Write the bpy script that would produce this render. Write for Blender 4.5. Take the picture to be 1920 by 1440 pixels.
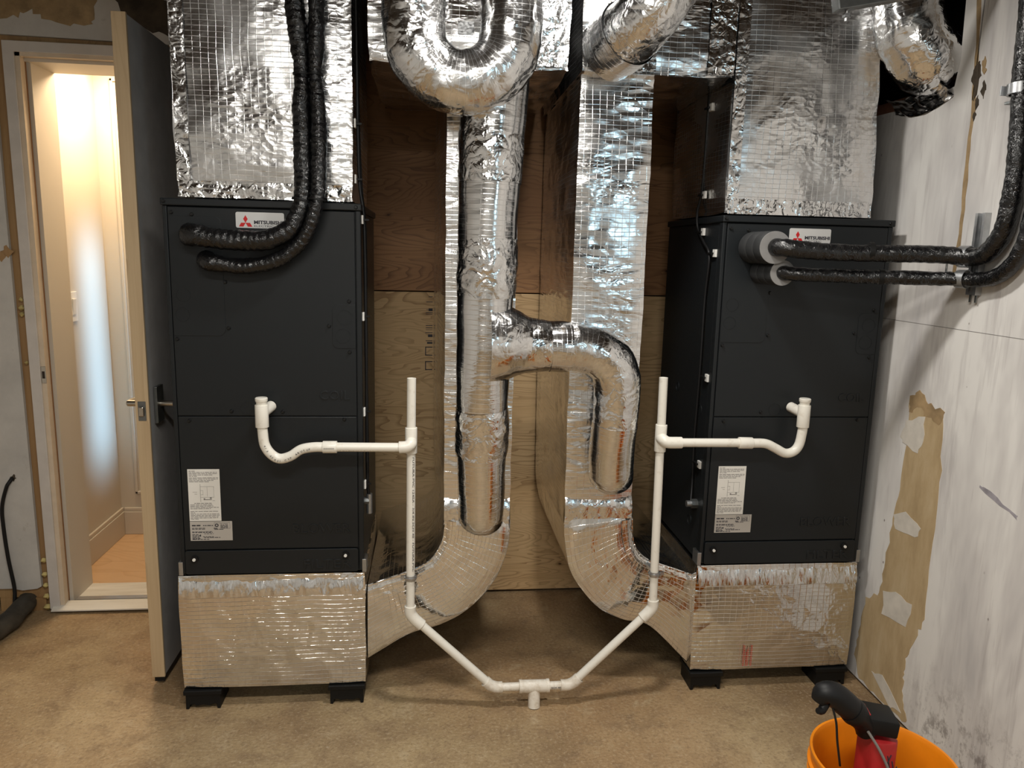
import bpy, bmesh, math, random
from mathutils import Vector, Matrix, noise
for o in list(bpy.data.objects):
    bpy.data.objects.remove(o)
S = bpy.context.scene
C = S.collection
random.seed(7)
PI = math.pi

# ------------------------------------------------------------------ camera
PITCH, YAW, ROLL, EYE = .17371, .10837, .024995, 1.6
Fw = Vector((math.sin(YAW)*math.cos(PITCH), math.cos(YAW)*math.cos(PITCH), -math.sin(PITCH)))
Rt = Vector((math.cos(YAW), -math.sin(YAW), 0))
Up = Rt.cross(Fw)
R2 = Rt*math.cos(ROLL) + Up*math.sin(ROLL)
U2 = Up*math.cos(ROLL) - Rt*math.sin(ROLL)
cd = bpy.data.cameras.new('camera')
cam = bpy.data.objects.new('camera', cd)
C.objects.link(cam)
cam.matrix_world = Matrix(((R2.x, U2.x, -Fw.x, 0), (R2.y, U2.y, -Fw.y, 0), (R2.z, U2.z, -Fw.z, EYE), (0, 0, 0, 1)))
cd.sensor_width = 36
cd.lens = 1412.4/1920*36
cd.clip_start = .02
S.camera = cam

# ------------------------------------------------------------------ world, lights, exposure
w = bpy.data.worlds.new('world')
S.world = w
w.use_nodes = True
w.node_tree.nodes['Background'].inputs[0].default_value = (.05, .05, .055, 1)
w.node_tree.nodes['Background'].inputs[1].default_value = .3
S.view_settings.view_transform = 'Standard'
S.view_settings.look = 'None'
S.view_settings.gamma = 1
S.view_settings.use_curve_mapping = False
S.view_settings.exposure = 0.05
S.cycles.max_bounces = 4
S.cycles.diffuse_bounces = 3
S.cycles.glossy_bounces = 3
S.cycles.transmission_bounces = 1
S.cycles.caustics_reflective = False
S.cycles.caustics_refractive = False

def area(name, loc, target, size, sizey, power, col):
    l = bpy.data.lights.new(name, 'AREA')
    l.shape = 'RECTANGLE'
    l.size, l.size_y = size, sizey
    l.energy = power
    l.color = col
    o = bpy.data.objects.new(name, l)
    C.objects.link(o)
    o.location = loc
    d = Vector(target) - Vector(loc)
    o.rotation_euler = d.to_track_quat('-Z', 'Y').to_euler()
    return o

area('ceiling_lamp_near_units', (.42, 1.99, 2.57), (.42, 1.99, 0), .16, .16, 22, (1, .96, .90))
area('ceiling_lamp_above_viewer', (-.1, .55, 2.56), (-.1, .55, 0), 1.2, .14, 44, (1, .96, .89))
area('rear_fill_light', (-.6, -1.6, 2.56), (-.6, -1.6, 0), 1.2, .14, 30, (1, .96, .89))  # added fill light; brightens the rear room that the foil mirrors
area('assumed_side_window_light', (1.63, -1.15, 1.75), (0, -.9, 1.6), .5, .95, 12, (.50, .82, 1))  # added cool light for an assumed window; puts blue glints on the foil
area('hall_ceiling_lamp', (-1.40, 3.82, 2.47), (-1.40, 3.82, 0), .3, .3, 21, (1, .75, .48))
hw = area('assumed_hall_window_light', (.42, 3.97, 1.00), (-1.68, 3.97, .78), .16, 1.7, 2.4, (.36, .66, 1))  # added light for assumed daylight, narrowed to a stripe on the hall wall
hw.data.spread = .22

# ------------------------------------------------------------------ materials
class G:
    def __init__(s, name):
        s.m = bpy.data.materials.new(name)
        s.m.use_nodes = True
        s.t = s.m.node_tree
        s.n = s.t.nodes
        s.b = s.n['Principled BSDF']
    def node(s, typ, **kw):
        n = s.n.new(typ)
        for k, v in kw.items():
            setattr(n, k, v)
        return n
    def link(s, a, b):
        s.t.links.new(a, b)
    def val(s, sock, v):
        if hasattr(v, 'node'):
            s.link(v, sock)
        else:
            sock.default_value = v
    def math(s, op, a, b=0.0, c=None, clamp=False):
        n = s.node('ShaderNodeMath', operation=op, use_clamp=clamp)
        s.val(n.inputs[0], a)
        s.val(n.inputs[1], b)
        if c is not None:
            s.val(n.inputs[2], c)
        return n.outputs[0]
    def coord(s, which='Object', scale=(1, 1, 1), loc=(0, 0, 0)):
        t = s.node('ShaderNodeTexCoord')
        m = s.node('ShaderNodeMapping')
        m.inputs['Scale'].default_value = scale
        m.inputs['Location'].default_value = loc
        s.link(t.outputs[which], m.inputs[0])
        return m.outputs[0]
    def noise(s, vec, scale=5, detail=4, rough=.5, dist=0, typ=None):
        n = s.node('ShaderNodeTexNoise')
        if typ:
            n.noise_type = typ
        s.link(vec, n.inputs['Vector'])
        n.inputs['Scale'].default_value = scale
        n.inputs['Detail'].default_value = detail
        n.inputs['Roughness'].default_value = rough
        n.inputs['Distortion'].default_value = dist
        return n.outputs[0]
    def vor(s, vec, scale=5, feature='F1', rnd=1):
        n = s.node('ShaderNodeTexVoronoi', feature=feature)
        s.link(vec, n.inputs['Vector'])
        n.inputs['Scale'].default_value = scale
        n.inputs['Randomness'].default_value = rnd
        return n.outputs['Distance']
    def rng(s, v, a, b, c, d):
        n = s.node('ShaderNodeMapRange', clamp=True)
        s.link(v, n.inputs[0])
        for i, x in enumerate((a, b, c, d)):
            n.inputs[i+1].default_value = x
        return n.outputs[0]
    def ramp(s, v, *stops):
        n = s.node('ShaderNodeValToRGB')
        cr = n.color_ramp
        while len(cr.elements) < len(stops):
            cr.elements.new(.5)
        for e, (p, c) in zip(cr.elements, stops):
            e.position = p
            e.color = (*c, 1)
        s.link(v, n.inputs[0])
        return n.outputs[0]
    def mix(s, f, a, b, mode='MIX'):
        n = s.node('ShaderNodeMix', data_type='RGBA', blend_type=mode)
        s.val(n.inputs[0], f)
        for sock, v in ((n.inputs[6], a), (n.inputs[7], b)):
            if hasattr(v, 'node'):
                s.link(v, sock)
            else:
                sock.default_value = (*v, 1)
        return n.outputs[2]
    def bump(s, h, dist=.01, strength=1, normal=None):
        n = s.node('ShaderNodeBump')
        n.inputs['Strength'].default_value = strength
        n.inputs['Distance'].default_value = dist
        s.link(h, n.inputs['Height'])
        if normal:
            s.link(normal, n.inputs['Normal'])
        return n.outputs[0]
    def set(s, color=None, rough=None, metal=None, normal=None, **kw):
        for k, v in (('Base Color', color), ('Roughness', rough), ('Metallic', metal), ('Normal', normal)):
            if v is None:
                continue
            if hasattr(v, 'node'):
                s.link(v, s.b.inputs[k])
            elif k == 'Base Color':
                s.b.inputs[k].default_value = (*v, 1)
            else:
                s.b.inputs[k].default_value = v
        for k, v in kw.items():
            s.b.inputs[k.replace('_', ' ')].default_value = v
        return s.m

def plain(name, col, rough=.5, metal=0, var=0, **kw):
    g = G(name)
    if var:
        v = g.noise(g.coord(), 14, 5, .6)
        col = g.mix(g.rng(v, .35, .7, 0, 1), tuple(c*(1-var) for c in col), tuple(min(1, c*(1+var)) for c in col))
    return g.set(col, rough, metal, **kw)

def foil(name, base=(.79, .79, .79), rough=.22, wr=.3, grid=.3, su=.024, sv=.0155, stretch=(1, 1, 1), scale=11, dimple=.0, crease=1.0, fine=.2, smooth=.1, facet=0):
    """reinforced foil facing: folds, dimples and a scrim of threads"""
    g = G(name)
    uv = g.node('ShaderNodeTexCoord').outputs['UV']
    sp = g.node('ShaderNodeSeparateXYZ')
    g.link(uv, sp.inputs[0])
    ob = g.coord('Object')
    st = g.coord('Object', stretch)
    wob = g.noise(ob, 9, 0)
    uu = g.math('ADD', sp.outputs[0], g.math('MULTIPLY', wob, .008))
    vv = g.math('ADD', sp.outputs[1], g.math('MULTIPLY', wob, .008))
    lu = g.rng(g.math('PINGPONG', uu, su/2), 0, .0010, 1, 0)
    lv = g.rng(g.math('PINGPONG', vv, sv/2), 0, .0010, 1, 0)
    lines = g.math('MAXIMUM', g.math('MULTIPLY', lu, .7), lv)
    low = g.rng(g.noise(ob, 2.7, 1, .6), .38, .60, smooth, 1)
    low2 = g.rng(g.noise(g.coord('Object', (1, 1, 1), (3.1, 1.7, 5.2)), 4.3, 1), .42, .60, smooth, 1)
    def ridge(vec, sc, det, dist):
        n = g.noise(vec, sc, det, .5, dist)
        return g.math('ABSOLUTE', g.math('SUBTRACT', n, .5))
    h = g.math('MULTIPLY', ridge(st, scale, 1, .6), g.math('MULTIPLY', low, crease))
    h = g.math('ADD', h, g.math('MULTIPLY', ridge(st, scale*2.6, 1, .8), g.math('MULTIPLY', low2, crease*.35)))
    h = g.math('ADD', h, g.math('MULTIPLY', g.noise(ob, 60, 1, .6), fine*.12))
    if facet:
        fv = g.vor(g.coord('Object', (stretch[0]*1.0, stretch[1]*1.0, stretch[2]*1.25), (1.3, .4, 2.1)), 13)
        h = g.math('ADD', h, g.math('MULTIPLY', fv, g.math('MULTIPLY', low, facet)))
    if dimple:
        warp = g.node('ShaderNodeVectorMath', operation='ADD')
        nz = g.node('ShaderNodeTexNoise')
        g.link(ob, nz.inputs['Vector'])
        nz.inputs['Scale'].default_value = 16
        sc = g.node('ShaderNodeVectorMath', operation='SCALE')
        sc.inputs['Scale'].default_value = .05
        g.link(nz.outputs['Color'], sc.inputs[0])
        g.link(st, warp.inputs[0])
        g.link(sc.outputs[0], warp.inputs[1])
        vo = g.vor(warp.outputs[0], 38)
        h = g.math('ADD', h, g.math('MULTIPLY', vo, g.math('MULTIPLY', low2, dimple)))
    n1 = g.bump(h, .03, wr)
    n2 = g.bump(lines, .0012, grid, n1)
    fold = g.noise(st, 7, 0)
    r = g.rng(fold, .3, .75, rough*.75, rough*1.35)
    r = g.math('ADD', r, g.math('MULTIPLY', lines, .12))
    return g.set(base, r, 1.0, n2)

def wood_mat(name, light, mid, dark, seed=0, knots=True, vertical=False, ring=26, amount=.5):
    g = G(name)
    a, b = ((1.0, 1.0, 5.0), (2.0, 2.0, 110)) if not vertical else ((5, 5, .5), (110, 110, 2.0))
    v = g.coord('Object', a, (seed, seed*.7, seed*1.3))
    n1 = g.noise(v, 1.25, 3, .45, .35)
    rings = g.math('FRACT', g.math('MULTIPLY', n1, ring))
    rings = g.rng(rings, .55, 1, 0, 1)
    rings = g.math('MULTIPLY', rings, g.rng(g.noise(v, 1.1, 2), .35, .6, .25, 1))
    fine = g.noise(g.coord('Object', b), 1.6, 4, .6)
    big = g.noise(v, .8, 3, .5)
    col = g.mix(g.rng(big, .35, .65, 0, 1), light, mid)
    col = g.mix(g.math('MULTIPLY', rings, amount), col, dark)
    col = g.mix(g.rng(fine, .45, .8, 0, .3), col, dark)
    if knots:
        k = g.vor(g.coord('Object', (1.0, 1, 1.7), (seed*3.1, 0, seed)), 5.5)
        col = g.mix(g.rng(k, .05, .14, .45, 0), col, dark)
        col = g.mix(g.rng(k, .025, .055, .9, 0), col, tuple(c*.2 for c in dark))
    bm = g.bump(g.math('ADD', g.math('MULTIPLY', rings, .4), fine), .002, .3)
    return g.set(col, .62, 0, bm)

M = {}
M['foil'] = foil('foil_wrap', grid=.22, wr=.30, stretch=(.8, .8, 2.0), scale=8, rough=.17, dimple=.10, facet=.35)
M['foil_box'] = foil('foil_wrap_plenum', grid=.24, wr=.22, scale=9, stretch=(.8, .8, 1.5), rough=.23, dimple=.28, facet=.15)
M['foil_base'] = foil('foil_wrap_base', base=(.82, .81, .79), grid=.55, wr=.34, scale=7, rough=.10, fine=.15, dimple=.05, facet=.4, smooth=.2)
M['foil_fold'] = foil('folded_foil_top_edge', grid=.03, wr=.42, scale=12, rough=.15, dimple=.12, smooth=.6, facet=.5, stretch=(2.2, 1, .5))
M['foil_tube'] = foil('foil_wrap_round', grid=.2, wr=.16, scale=9, rough=.14, stretch=(.7, .7, 2.2), facet=.3)
M['foil_tape'] = foil('crinkled_foil_tape', grid=.03, wr=.40, scale=17, rough=.15, dimple=.2, smooth=.45, facet=.3)
M['foil_bend'] = foil('crinkled_foil_bend', grid=.05, wr=.36, scale=14, rough=.16, dimple=.16, smooth=.35, facet=.45)
M['foil_elbow'] = foil('foil_wrap_elbow', base=(.82, .81, .79), grid=.5, wr=.30, scale=8, rough=.17, facet=.6, smooth=.25)

g = G('charcoal_powder_coat')
sp = g.noise(g.coord(), 300, 2)
M['charcoal'] = g.set((.0092, .0112, .0128), g.rng(sp, .3, .7, .36, .46), 0, g.bump(sp, .0006, .12), Specular_IOR_Level=.33)
M['black_metal'] = plain('black_screw_metal', (.02, .02, .02), .35, .6)
M['black_plastic'] = plain('black_plastic', (.006, .006, .006), .5, Specular_IOR_Level=.25)
M['black_rubber'] = plain('black_cable_jacket', (.006, .006, .0065), .48, Specular_IOR_Level=.3)
g = G('black_wrapped_insulation')
v = g.coord('Object')
n_ = g.noise(v, 45, 3, .55, 1.2)
h = g.math('ADD', g.math('ABSOLUTE', g.math('SUBTRACT', n_, .5)), g.math('MULTIPLY', g.noise(v, 130, 2), .12))
M['tape_black'] = g.set((.0045, .0045, .005), g.rng(g.noise(v, 20, 3), .3, .7, .15, .33), 0, g.bump(h, .01, .55), Specular_IOR_Level=.6)
M['foam_grey'] = plain('grey_foam_end', (.25, .245, .24), .85, 0, .08)
M['foam_black'] = plain('black_foam_collar', (.022, .023, .024), .6, 0, .15)
g = G('white_pvc')
v = g.coord()
col = g.mix(g.rng(g.noise(v, 35, 5, .7), .56, .75, 0, .5), (.80, .77, .69), (.52, .44, .33))
M['pvc'] = g.set(col, .32, 0)
g = G('dirty_white_pvc')
col = g.mix(g.rng(g.noise(g.coord(), 40, 5, .7), .45, .72, 0, .7), (.80, .75, .66), (.50, .40, .28))
M['pvc_dirty'] = g.set(col, .4, 0)
M['ink'] = plain('dark_print_ink', (.035, .035, .045), .6)
M['ink_grey'] = plain('grey_print_ink', (.22, .21, .20), .6)
M['paper'] = plain('white_label_paper', (.74, .72, .67), .55)
M['paper_grey'] = plain('silver_grey_label', (.46, .43, .39), .45)
M['badge'] = plain('brushed_badge_plate', (.70, .70, .69), .28, .35)
M['red'] = plain('red_emblem', (.55, .01, .012), .4)
M['galv'] = plain('galvanised_steel', (.46, .47, .48), .36, .9, .2)
M['galv_dark'] = plain('dark_steel', (.20, .21, .21), .4, .9, .2)
M['nickel'] = plain('satin_nickel', (.50, .46, .40), .28, 1)
M['white_plastic'] = plain('white_plastic', (.78, .77, .73), .4)

g = G('grey_concrete_floor')
v = g.coord()
n1 = g.noise(v, 1.5, 4, .62, .4)
n2 = g.noise(v, 8, 4, .68, .3)
n3 = g.noise(v, 85, 2, .7)
nh = g.noise(g.coord('Object', (1, 1, 1), (4.4, 2.2, 0)), 1.1, 1)
col = g.ramp(n1, (.30, (.20, .132, .066)), (.44, (.30, .207, .110)), (.56, (.38, .276, .150)), (.70, (.47, .352, .20)))
col = g.mix(g.rng(nh, .45, .62, 0, .5), col, (.36, .215, .105))
col = g.mix(g.rng(n2, .50, .68, 0, .6), col, (.19, .122, .066))
col = g.mix(g.rng(n2, .30, .42, .45, 0), col, (.52, .41, .26))
col = g.mix(g.rng(n3, .54, .70, 0, .4), col, (.55, .44, .30))
col = g.mix(g.rng(n3, .32, .46, .4, 0), col, (.13, .085, .05))
sp = g.vor(v, 17)
col = g.mix(g.math('MULTIPLY', g.rng(sp, .03, .06, .75, 0), g.rng(n2, .5, .58, 0, 1)), col, (.55, .47, .37))
M['concrete'] = g.set(col, g.rng(n2, .3, .7, .42, .7), 0, g.bump(g.math('ADD', n2, g.math('MULTIPLY', n3, .8)), .006, .6))

M['ply_low'] = wood_mat('plywood_lower_sheet', (.74, .52, .28), (.66, .44, .22), (.26, .13, .045), 1.7, amount=.65)
M['ply_up'] = wood_mat('plywood_upper_sheet', (.42, .22, .095), (.33, .16, .065), (.09, .035, .014), 5.3, amount=.65)  # own reddish tone, plus some shade of the boxes above put into the colour
M['wood_dark'] = wood_mat('dark_joist_wood', (.13, .095, .065), (.10, .075, .05), (.06, .042, .028), 9.1, False)
M['wood_edge'] = wood_mat('pale_door_edge_wood', (.62, .47, .29), (.56, .41, .24), (.42, .28, .15), 3.3, False, True, 14)
M['wood_raw'] = wood_mat('raw_stud_wood', (.40, .25, .11), (.33, .19, .08), (.20, .10, .04), 6.3, False, True, 14)
M['oak'] = wood_mat('pale_oak_floor', (.62, .40, .22), (.56, .35, .185), (.44, .25, .12), 2.2, False)

g = G('right_wall_paint')
v = g.coord('Object', (1, 1, .28))
n = g.noise(v, 4.5, 4, .65, .3)
col = g.ramp(n, (.32, (.52, .505, .50)), (.46, (.66, .64, .62)), (.58, (.79, .775, .745)))
st = g.noise(g.coord('Object', (1, 9, .7)), 2.4, 4, .72)
col = g.mix(g.rng(st, .53, .72, 0, .6), col, (.43, .40, .39))
st2 = g.noise(g.coord('Object', (1, 22, 1.3)), 2.0, 3, .7)
col = g.mix(g.rng(st2, .66, .74, 0, .55), col, (.30, .26, .25))
sep = g.node('ShaderNodeSeparateXYZ')
g.link(g.coord(), sep.inputs[0])
dn = g.noise(g.coord('Object', (1, 1.3, 1)), 13, 5, .78)
dirt = g.math('MULTIPLY', g.rng(dn, .50, .62, 0, .9), g.rng(sep.outputs[2], .05, .34, 1, 0))
dirt = g.math('MULTIPLY', dirt, g.rng(sep.outputs[1], 2.05, 2.25, 1, .0))
col = g.mix(dirt, col, (.15, .125, .115))
sk = g.vor(g.coord('Object', (1, 1, .7)), 12)
col = g.mix(g.math('MULTIPLY', g.rng(sk, .03, .05, .8, 0), g.rng(n, .42, .55, 0, 1)), col, (.14, .10, .09))
M['wall_paint'] = g.set(col, .7, 0, g.bump(n, .004, .4))
g = G('torn_tan_paper')
v = g.coord('Object', (1, 2, .6))
n = g.noise(v, 8, 6, .65)
col = g.ramp(n, (.3, (.40, .29, .155)), (.5, (.49, .365, .205)), (.7, (.56, .44, .27)))
col = g.mix(g.rng(g.noise(g.coord('Object', (1, 12, .8)), 3, 5, .7), .60, .75, 0, .4), col, (.28, .19, .10))
M['tan_paper'] = g.set(col, .8, 0, g.bump(n, .002, .3))
M['plaster'] = plain('smeared_plaster', (.66, .62, .55), .75, 0, .12)
M['stain'] = plain('brown_stain', (.36, .25, .13), .8, 0, .3)
M['smudge'] = plain('grey_marker_smudge', (.36, .34, .37), .8, 0, .3)
M['scorch_and_hole'] = plain('dark_scorch_and_hole_shade', (.06, .045, .03), .9, 0, .5)  # scorch marks, and also the painted shade inside wall holes
g = G('grey_plaster_wall')
v = g.coord()
n = g.noise(v, 4, 6, .65)
col = g.mix(g.rng(n, .35, .65, 0, 1), (.48, .465, .44), (.60, .58, .545))
col = g.mix(g.rng(g.noise(v, 11, 5, .7), .60, .72, 0, .5), col, (.30, .25, .20))
M['grey_plaster'] = g.set(col, .75, 0, g.bump(n, .006, .4))
M['room_wall'] = plain('rear_wall_paint', (.72, .71, .69), .8, 0, .1)
M['cream'] = plain('cream_hall_paint', (.60, .545, .46), .6)
M['trim_paint'] = plain('primed_trim_paint', (.62, .58, .54), .5, 0, .05)
M['door_grey'] = plain('grey_door_paint', (.50, .49, .485), .5, 0, .08)
M['jamb_wood'] = plain('primed_jamb', (.70, .58, .44), .55, 0, .06)
M['weather'] = plain('brown_weatherstrip', (.30, .15, .06), .6)
M['spray_foam'] = plain('yellow_spray_foam', (.62, .50, .20), .8, 0, .15)
M['dark_gap'] = plain('dark_cavity', (.035, .025, .018), .9)
M['brick'] = plain('dusty_red_brick', (.30, .13, .075), .85, 0, .3)
M['orange'] = plain('orange_bucket_plastic', (.78, .235, .006), .38, 0, .06)
M['tool_red'] = plain('red_tool_plastic', (.40, .018, .02), .42, 0, .2)
M['aluminium'] = plain('aluminium_sill', (.66, .66, .67), .3, .9)
g = G('whitewashed_sill_wood')
n = g.noise(g.coord('Object', (1, 10, 1)), 3, 5)
M['sill_wood'] = g.set(g.mix(g.rng(n, .35, .65, 0, 1), (.62, .58, .50), (.76, .73, .66)), .5)
M['hose_dirty'] = plain('dusty_black_hose', (.05, .045, .036), .7, 0, .5)

# ------------------------------------------------------------------ mesh builder
LOC = {}
def catmull(pts, step):
    P = [Vector(p) for p in pts]
    P = [P[0]*2-P[1]] + P + [P[-1]*2-P[-2]]
    out, idx = [], []
    for i in range(1, len(P)-2):
        a, b, c, d = P[i-1:i+3]
        k = max(1, int((c-b).length/step))
        for j in range(k):
            t = j/k
            out.append(.5*((2*b)+(-a+c)*t+(2*a-5*b+4*c-d)*t*t+(-a+3*b-3*c+d)*t**3))
            idx.append(i-1+t)
    out.append(P[-2]); idx.append(len(P)-3)
    return out, idx

class MB:
    def __init__(s):
        s.v, s.f, s.uv = [], [], []
    def add(s, verts, faces, uvs=None):
        o = len(s.v)
        s.v += [Vector(p) for p in verts]
        for i, f in enumerate(faces):
            s.f.append([o+j for j in f])
            s.uv.append(uvs[i] if uvs else None)
        return s
    def box(s, x0, x1, y0, y1, z0, z1):
        v = [(x, y, z) for z in (z0, z1) for y in (y0, y1) for x in (x0, x1)]
        return s.add(v, [(0, 2, 3, 1), (4, 5, 7, 6), (0, 1, 5, 4), (2, 6, 7, 3), (0, 4, 6, 2), (1, 3, 7, 5)])
    def obox(s, c, dims, rot):
        m = rot if isinstance(rot, Matrix) else Matrix.Rotation(rot, 3, 'Z')
        a, b, d = [q/2 for q in dims]
        v = [Vector(c)+m @ Vector((x, y, z)) for z in (-d, d) for y in (-b, b) for x in (-a, a)]
        return s.add(v, [(0, 2, 3, 1), (4, 5, 7, 6), (0, 1, 5, 4), (2, 6, 7, 3), (0, 4, 6, 2), (1, 3, 7, 5)])
    def cyl(s, p0, p1, r, n=24, r1=None, caps=True):
        p0, p1 = Vector(p0), Vector(p1)
        r1 = r if r1 is None else r1
        d = (p1-p0).normalized()
        a = d.orthogonal().normalized(); b = d.cross(a)
        v = []
        for p, q in ((p0, r), (p1, r1)):
            v += [p+(a*math.cos(2*PI*i/n)+b*math.sin(2*PI*i/n))*q for i in range(n)]
        f = [(i, (i+1) % n, n+(i+1) % n, n+i) for i in range(n)]
        if caps:
            f += [tuple(range(n))[::-1], tuple(range(n, 2*n))]
        return s.add(v, f)
    def ring(s, p0, p1, ro, ri, n=32):
        p0, p1 = Vector(p0), Vector(p1)
        d = (p1-p0).normalized()
        a = d.orthogonal().normalized(); b = d.cross(a)
        v = []
        for p, q in ((p0, ro), (p1, ro), (p1, ri), (p0, ri)):
            v += [p+(a*math.cos(2*PI*i/n)+b*math.sin(2*PI*i/n))*q for i in range(n)]
        f = []
        for k in range(4):
            k2 = (k+1) % 4
            f += [(k*n+i, k*n+(i+1) % n, k2*n+(i+1) % n, k2*n+i) for i in range(n)]
        return s.add(v, f)
    def lathe(s, prof, c, n=48):
        c = Vector(c)
        v = [c+Vector((r*math.cos(2*PI*i/n), r*math.sin(2*PI*i/n), z)) for r, z in prof for i in range(n)]
        f = [(k*n+i, k*n+(i+1) % n, (k+1)*n+(i+1) % n, (k+1)*n+i) for k in range(len(prof)-1) for i in range(n)]
        return s.add(v, f)
    def prism(s, pts, plane, d0, d1):
        mk = {'xz': lambda a, b, d: (a, d, b), 'yz': lambda a, b, d: (d, a, b), 'xy': lambda a, b, d: (a, b, d)}[plane]
        n = len(pts)
        v = [mk(a, b, d0) for a, b in pts] + [mk(a, b, d1) for a, b in pts]
        f = [tuple(range(n)), tuple(range(n, 2*n))[::-1]] + [(i, n+i, n+(i+1) % n, (i+1) % n) for i in range(n)]
        return s.add(v, f)
    def sweep(s, pts, radii, n=24, step=.02, amp=0, freq=14, rib=0, riblen=.012, caps=True, flat=None):
        P, idx = catmull(pts, step)
        if not isinstance(radii, (list, tuple)):
            radii = [radii]*len(pts)
        def R(t):
            i = min(int(t), len(radii)-2); q = t-i
            return radii[i]*(1-q)+radii[i+1]*q
        T = [(P[min(i+1, len(P)-1)]-P[max(i-1, 0)]).normalized() for i in range(len(P))]
        a = T[0].orthogonal().normalized()
        if abs(T[0].z) > .7:
            a = Vector((1, 0, 0))-T[0]*T[0].x
            a.normalize()
        v, L, ln = [], [], 0
        for i, p in enumerate(P):
            if i:
                ln += (p-P[i-1]).length
            L.append(ln)
            a = (a-T[i]*a.dot(T[i])).normalized()
            b = T[i].cross(a)
            r = R(idx[i])
            for k in range(n):
                th = 2*PI*k/n
                d = a*math.cos(th)+b*math.sin(th)
                rr = r
                if amp:
                    q = p+d*r
                    rr += amp*(noise.noise(q*freq)+.5*noise.noise(q*freq*2.7))
                if rib:
                    rr += rib*math.sin(2*PI*ln/riblen+th*.6+2*noise.noise(p*30))*(.5+.5*noise.noise(p*12+d*2))
                v.append(p+d*rr)
        f, uv = [], []
        m = len(P)
        rm = sum(radii)/len(radii)
        for i in range(m-1):
            for k in range(n):
                k2 = (k+1) % n
                f.append((i*n+k, i*n+k2, (i+1)*n+k2, (i+1)*n+k))
                u0, u1 = 2*PI*rm*k/n, 2*PI*rm*(k+1)/n
                uv.append(((u0, L[i]), (u1, L[i]), (u1, L[i+1]), (u0, L[i+1])))
        if caps:
            f += [tuple(range(n))[::-1], tuple(range((m-1)*n, m*n))]
            uv += [None, None]
        return s.add(v, f, uv)
    def grid(s, fn, nu, nv, lu, lv):
        v = [fn(i/nu, j/nv) for j in range(nv+1) for i in range(nu+1)]
        f, uv = [], []
        for j in range(nv):
            for i in range(nu):
                a = j*(nu+1)+i
                f.append((a, a+1, a+nu+2, a+nu+1))
                uv.append(((i/nu*lu, j/nv*lv), ((i+1)/nu*lu, j/nv*lv), ((i+1)/nu*lu, (j+1)/nv*lv), (i/nu*lu, (j+1)/nv*lv)))
        return s.add(v, f, uv)
    def build(s, name, mat, parent=None, smooth=None, bevel=0, origin=None, merge=False):
        base = LOC[parent] if parent else None
        if base is None:
            if origin is None:
                xs = [p.x for p in s.v]; ys = [p.y for p in s.v]; zs = [p.z for p in s.v]
                origin = ((min(xs)+max(xs))/2, (min(ys)+max(ys))/2, min(zs))
            base = Vector(origin)
        me = bpy.data.meshes.new(name)
        me.from_pydata([p-base for p in s.v], [], s.f)
        ul = me.uv_layers.new(name='UVMap')
        for p, uv in zip(me.polygons, s.uv):
            for li, vi, k in zip(p.loop_indices, p.vertices, range(len(p.vertices))):
                if uv:
                    ul.data[li].uv = uv[k]
                else:
                    q = me.vertices[vi].co
                    nn = p.normal
                    if abs(nn.y) >= abs(nn.x) and abs(nn.y) >= abs(nn.z):
                        ul.data[li].uv = (q.x, q.z)
                    elif abs(nn.x) >= abs(nn.z):
                        ul.data[li].uv = (q.y, q.z)
                    else:
                        ul.data[li].uv = (q.x, q.y)
        bm = bmesh.new()
        bm.from_mesh(me)
        if merge:
            bmesh.ops.remove_doubles(bm, verts=bm.verts, dist=.0005)
        bmesh.ops.recalc_face_normals(bm, faces=bm.faces)
        if bevel:
            es = [e for e in bm.edges if len(e.link_faces) == 2 and e.calc_face_angle(0) > .6]
            bmesh.ops.bevel(bm, geom=es, offset=bevel, segments=2, affect='EDGES', profile=.5)
        bm.to_mesh(me)
        bm.free()
        if smooth is not None:
            me.shade_smooth()
            me.set_sharp_from_angle(angle=smooth)
        if isinstance(mat, str):
            mat = M[mat]
        me.materials.append(mat)
        o = bpy.data.objects.new(name, me)
        C.objects.link(o)
        if parent:
            o.parent = parent
        else:
            o.location = base
        LOC[o] = base
        return o

def tag(o, label, cat, group=None, kind=None):
    o['label'] = label
    o['category'] = cat
    if group:
        o['group'] = group
    if kind:
        o['kind'] = kind
    return o
def thing(name, label, cat, loc, group=None):
    o = bpy.data.objects.new(name, None)
    C.objects.link(o)
    o.location = loc
    o.empty_display_size = .1
    LOC[o] = Vector(loc)
    return tag(o, label, cat, group)
def struct(o, label=None):
    o['kind'] = 'structure'
    if label:
        o['label'] = label
    return o
def share(o, name, parent, off, rot=None):
    """another instance of a small part with the same mesh data"""
    c = o.copy()
    c.name = name
    C.objects.link(c)
    c.parent = parent
    c.location = Vector(off)
    LOC[c] = LOC[o]
    return c

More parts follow.
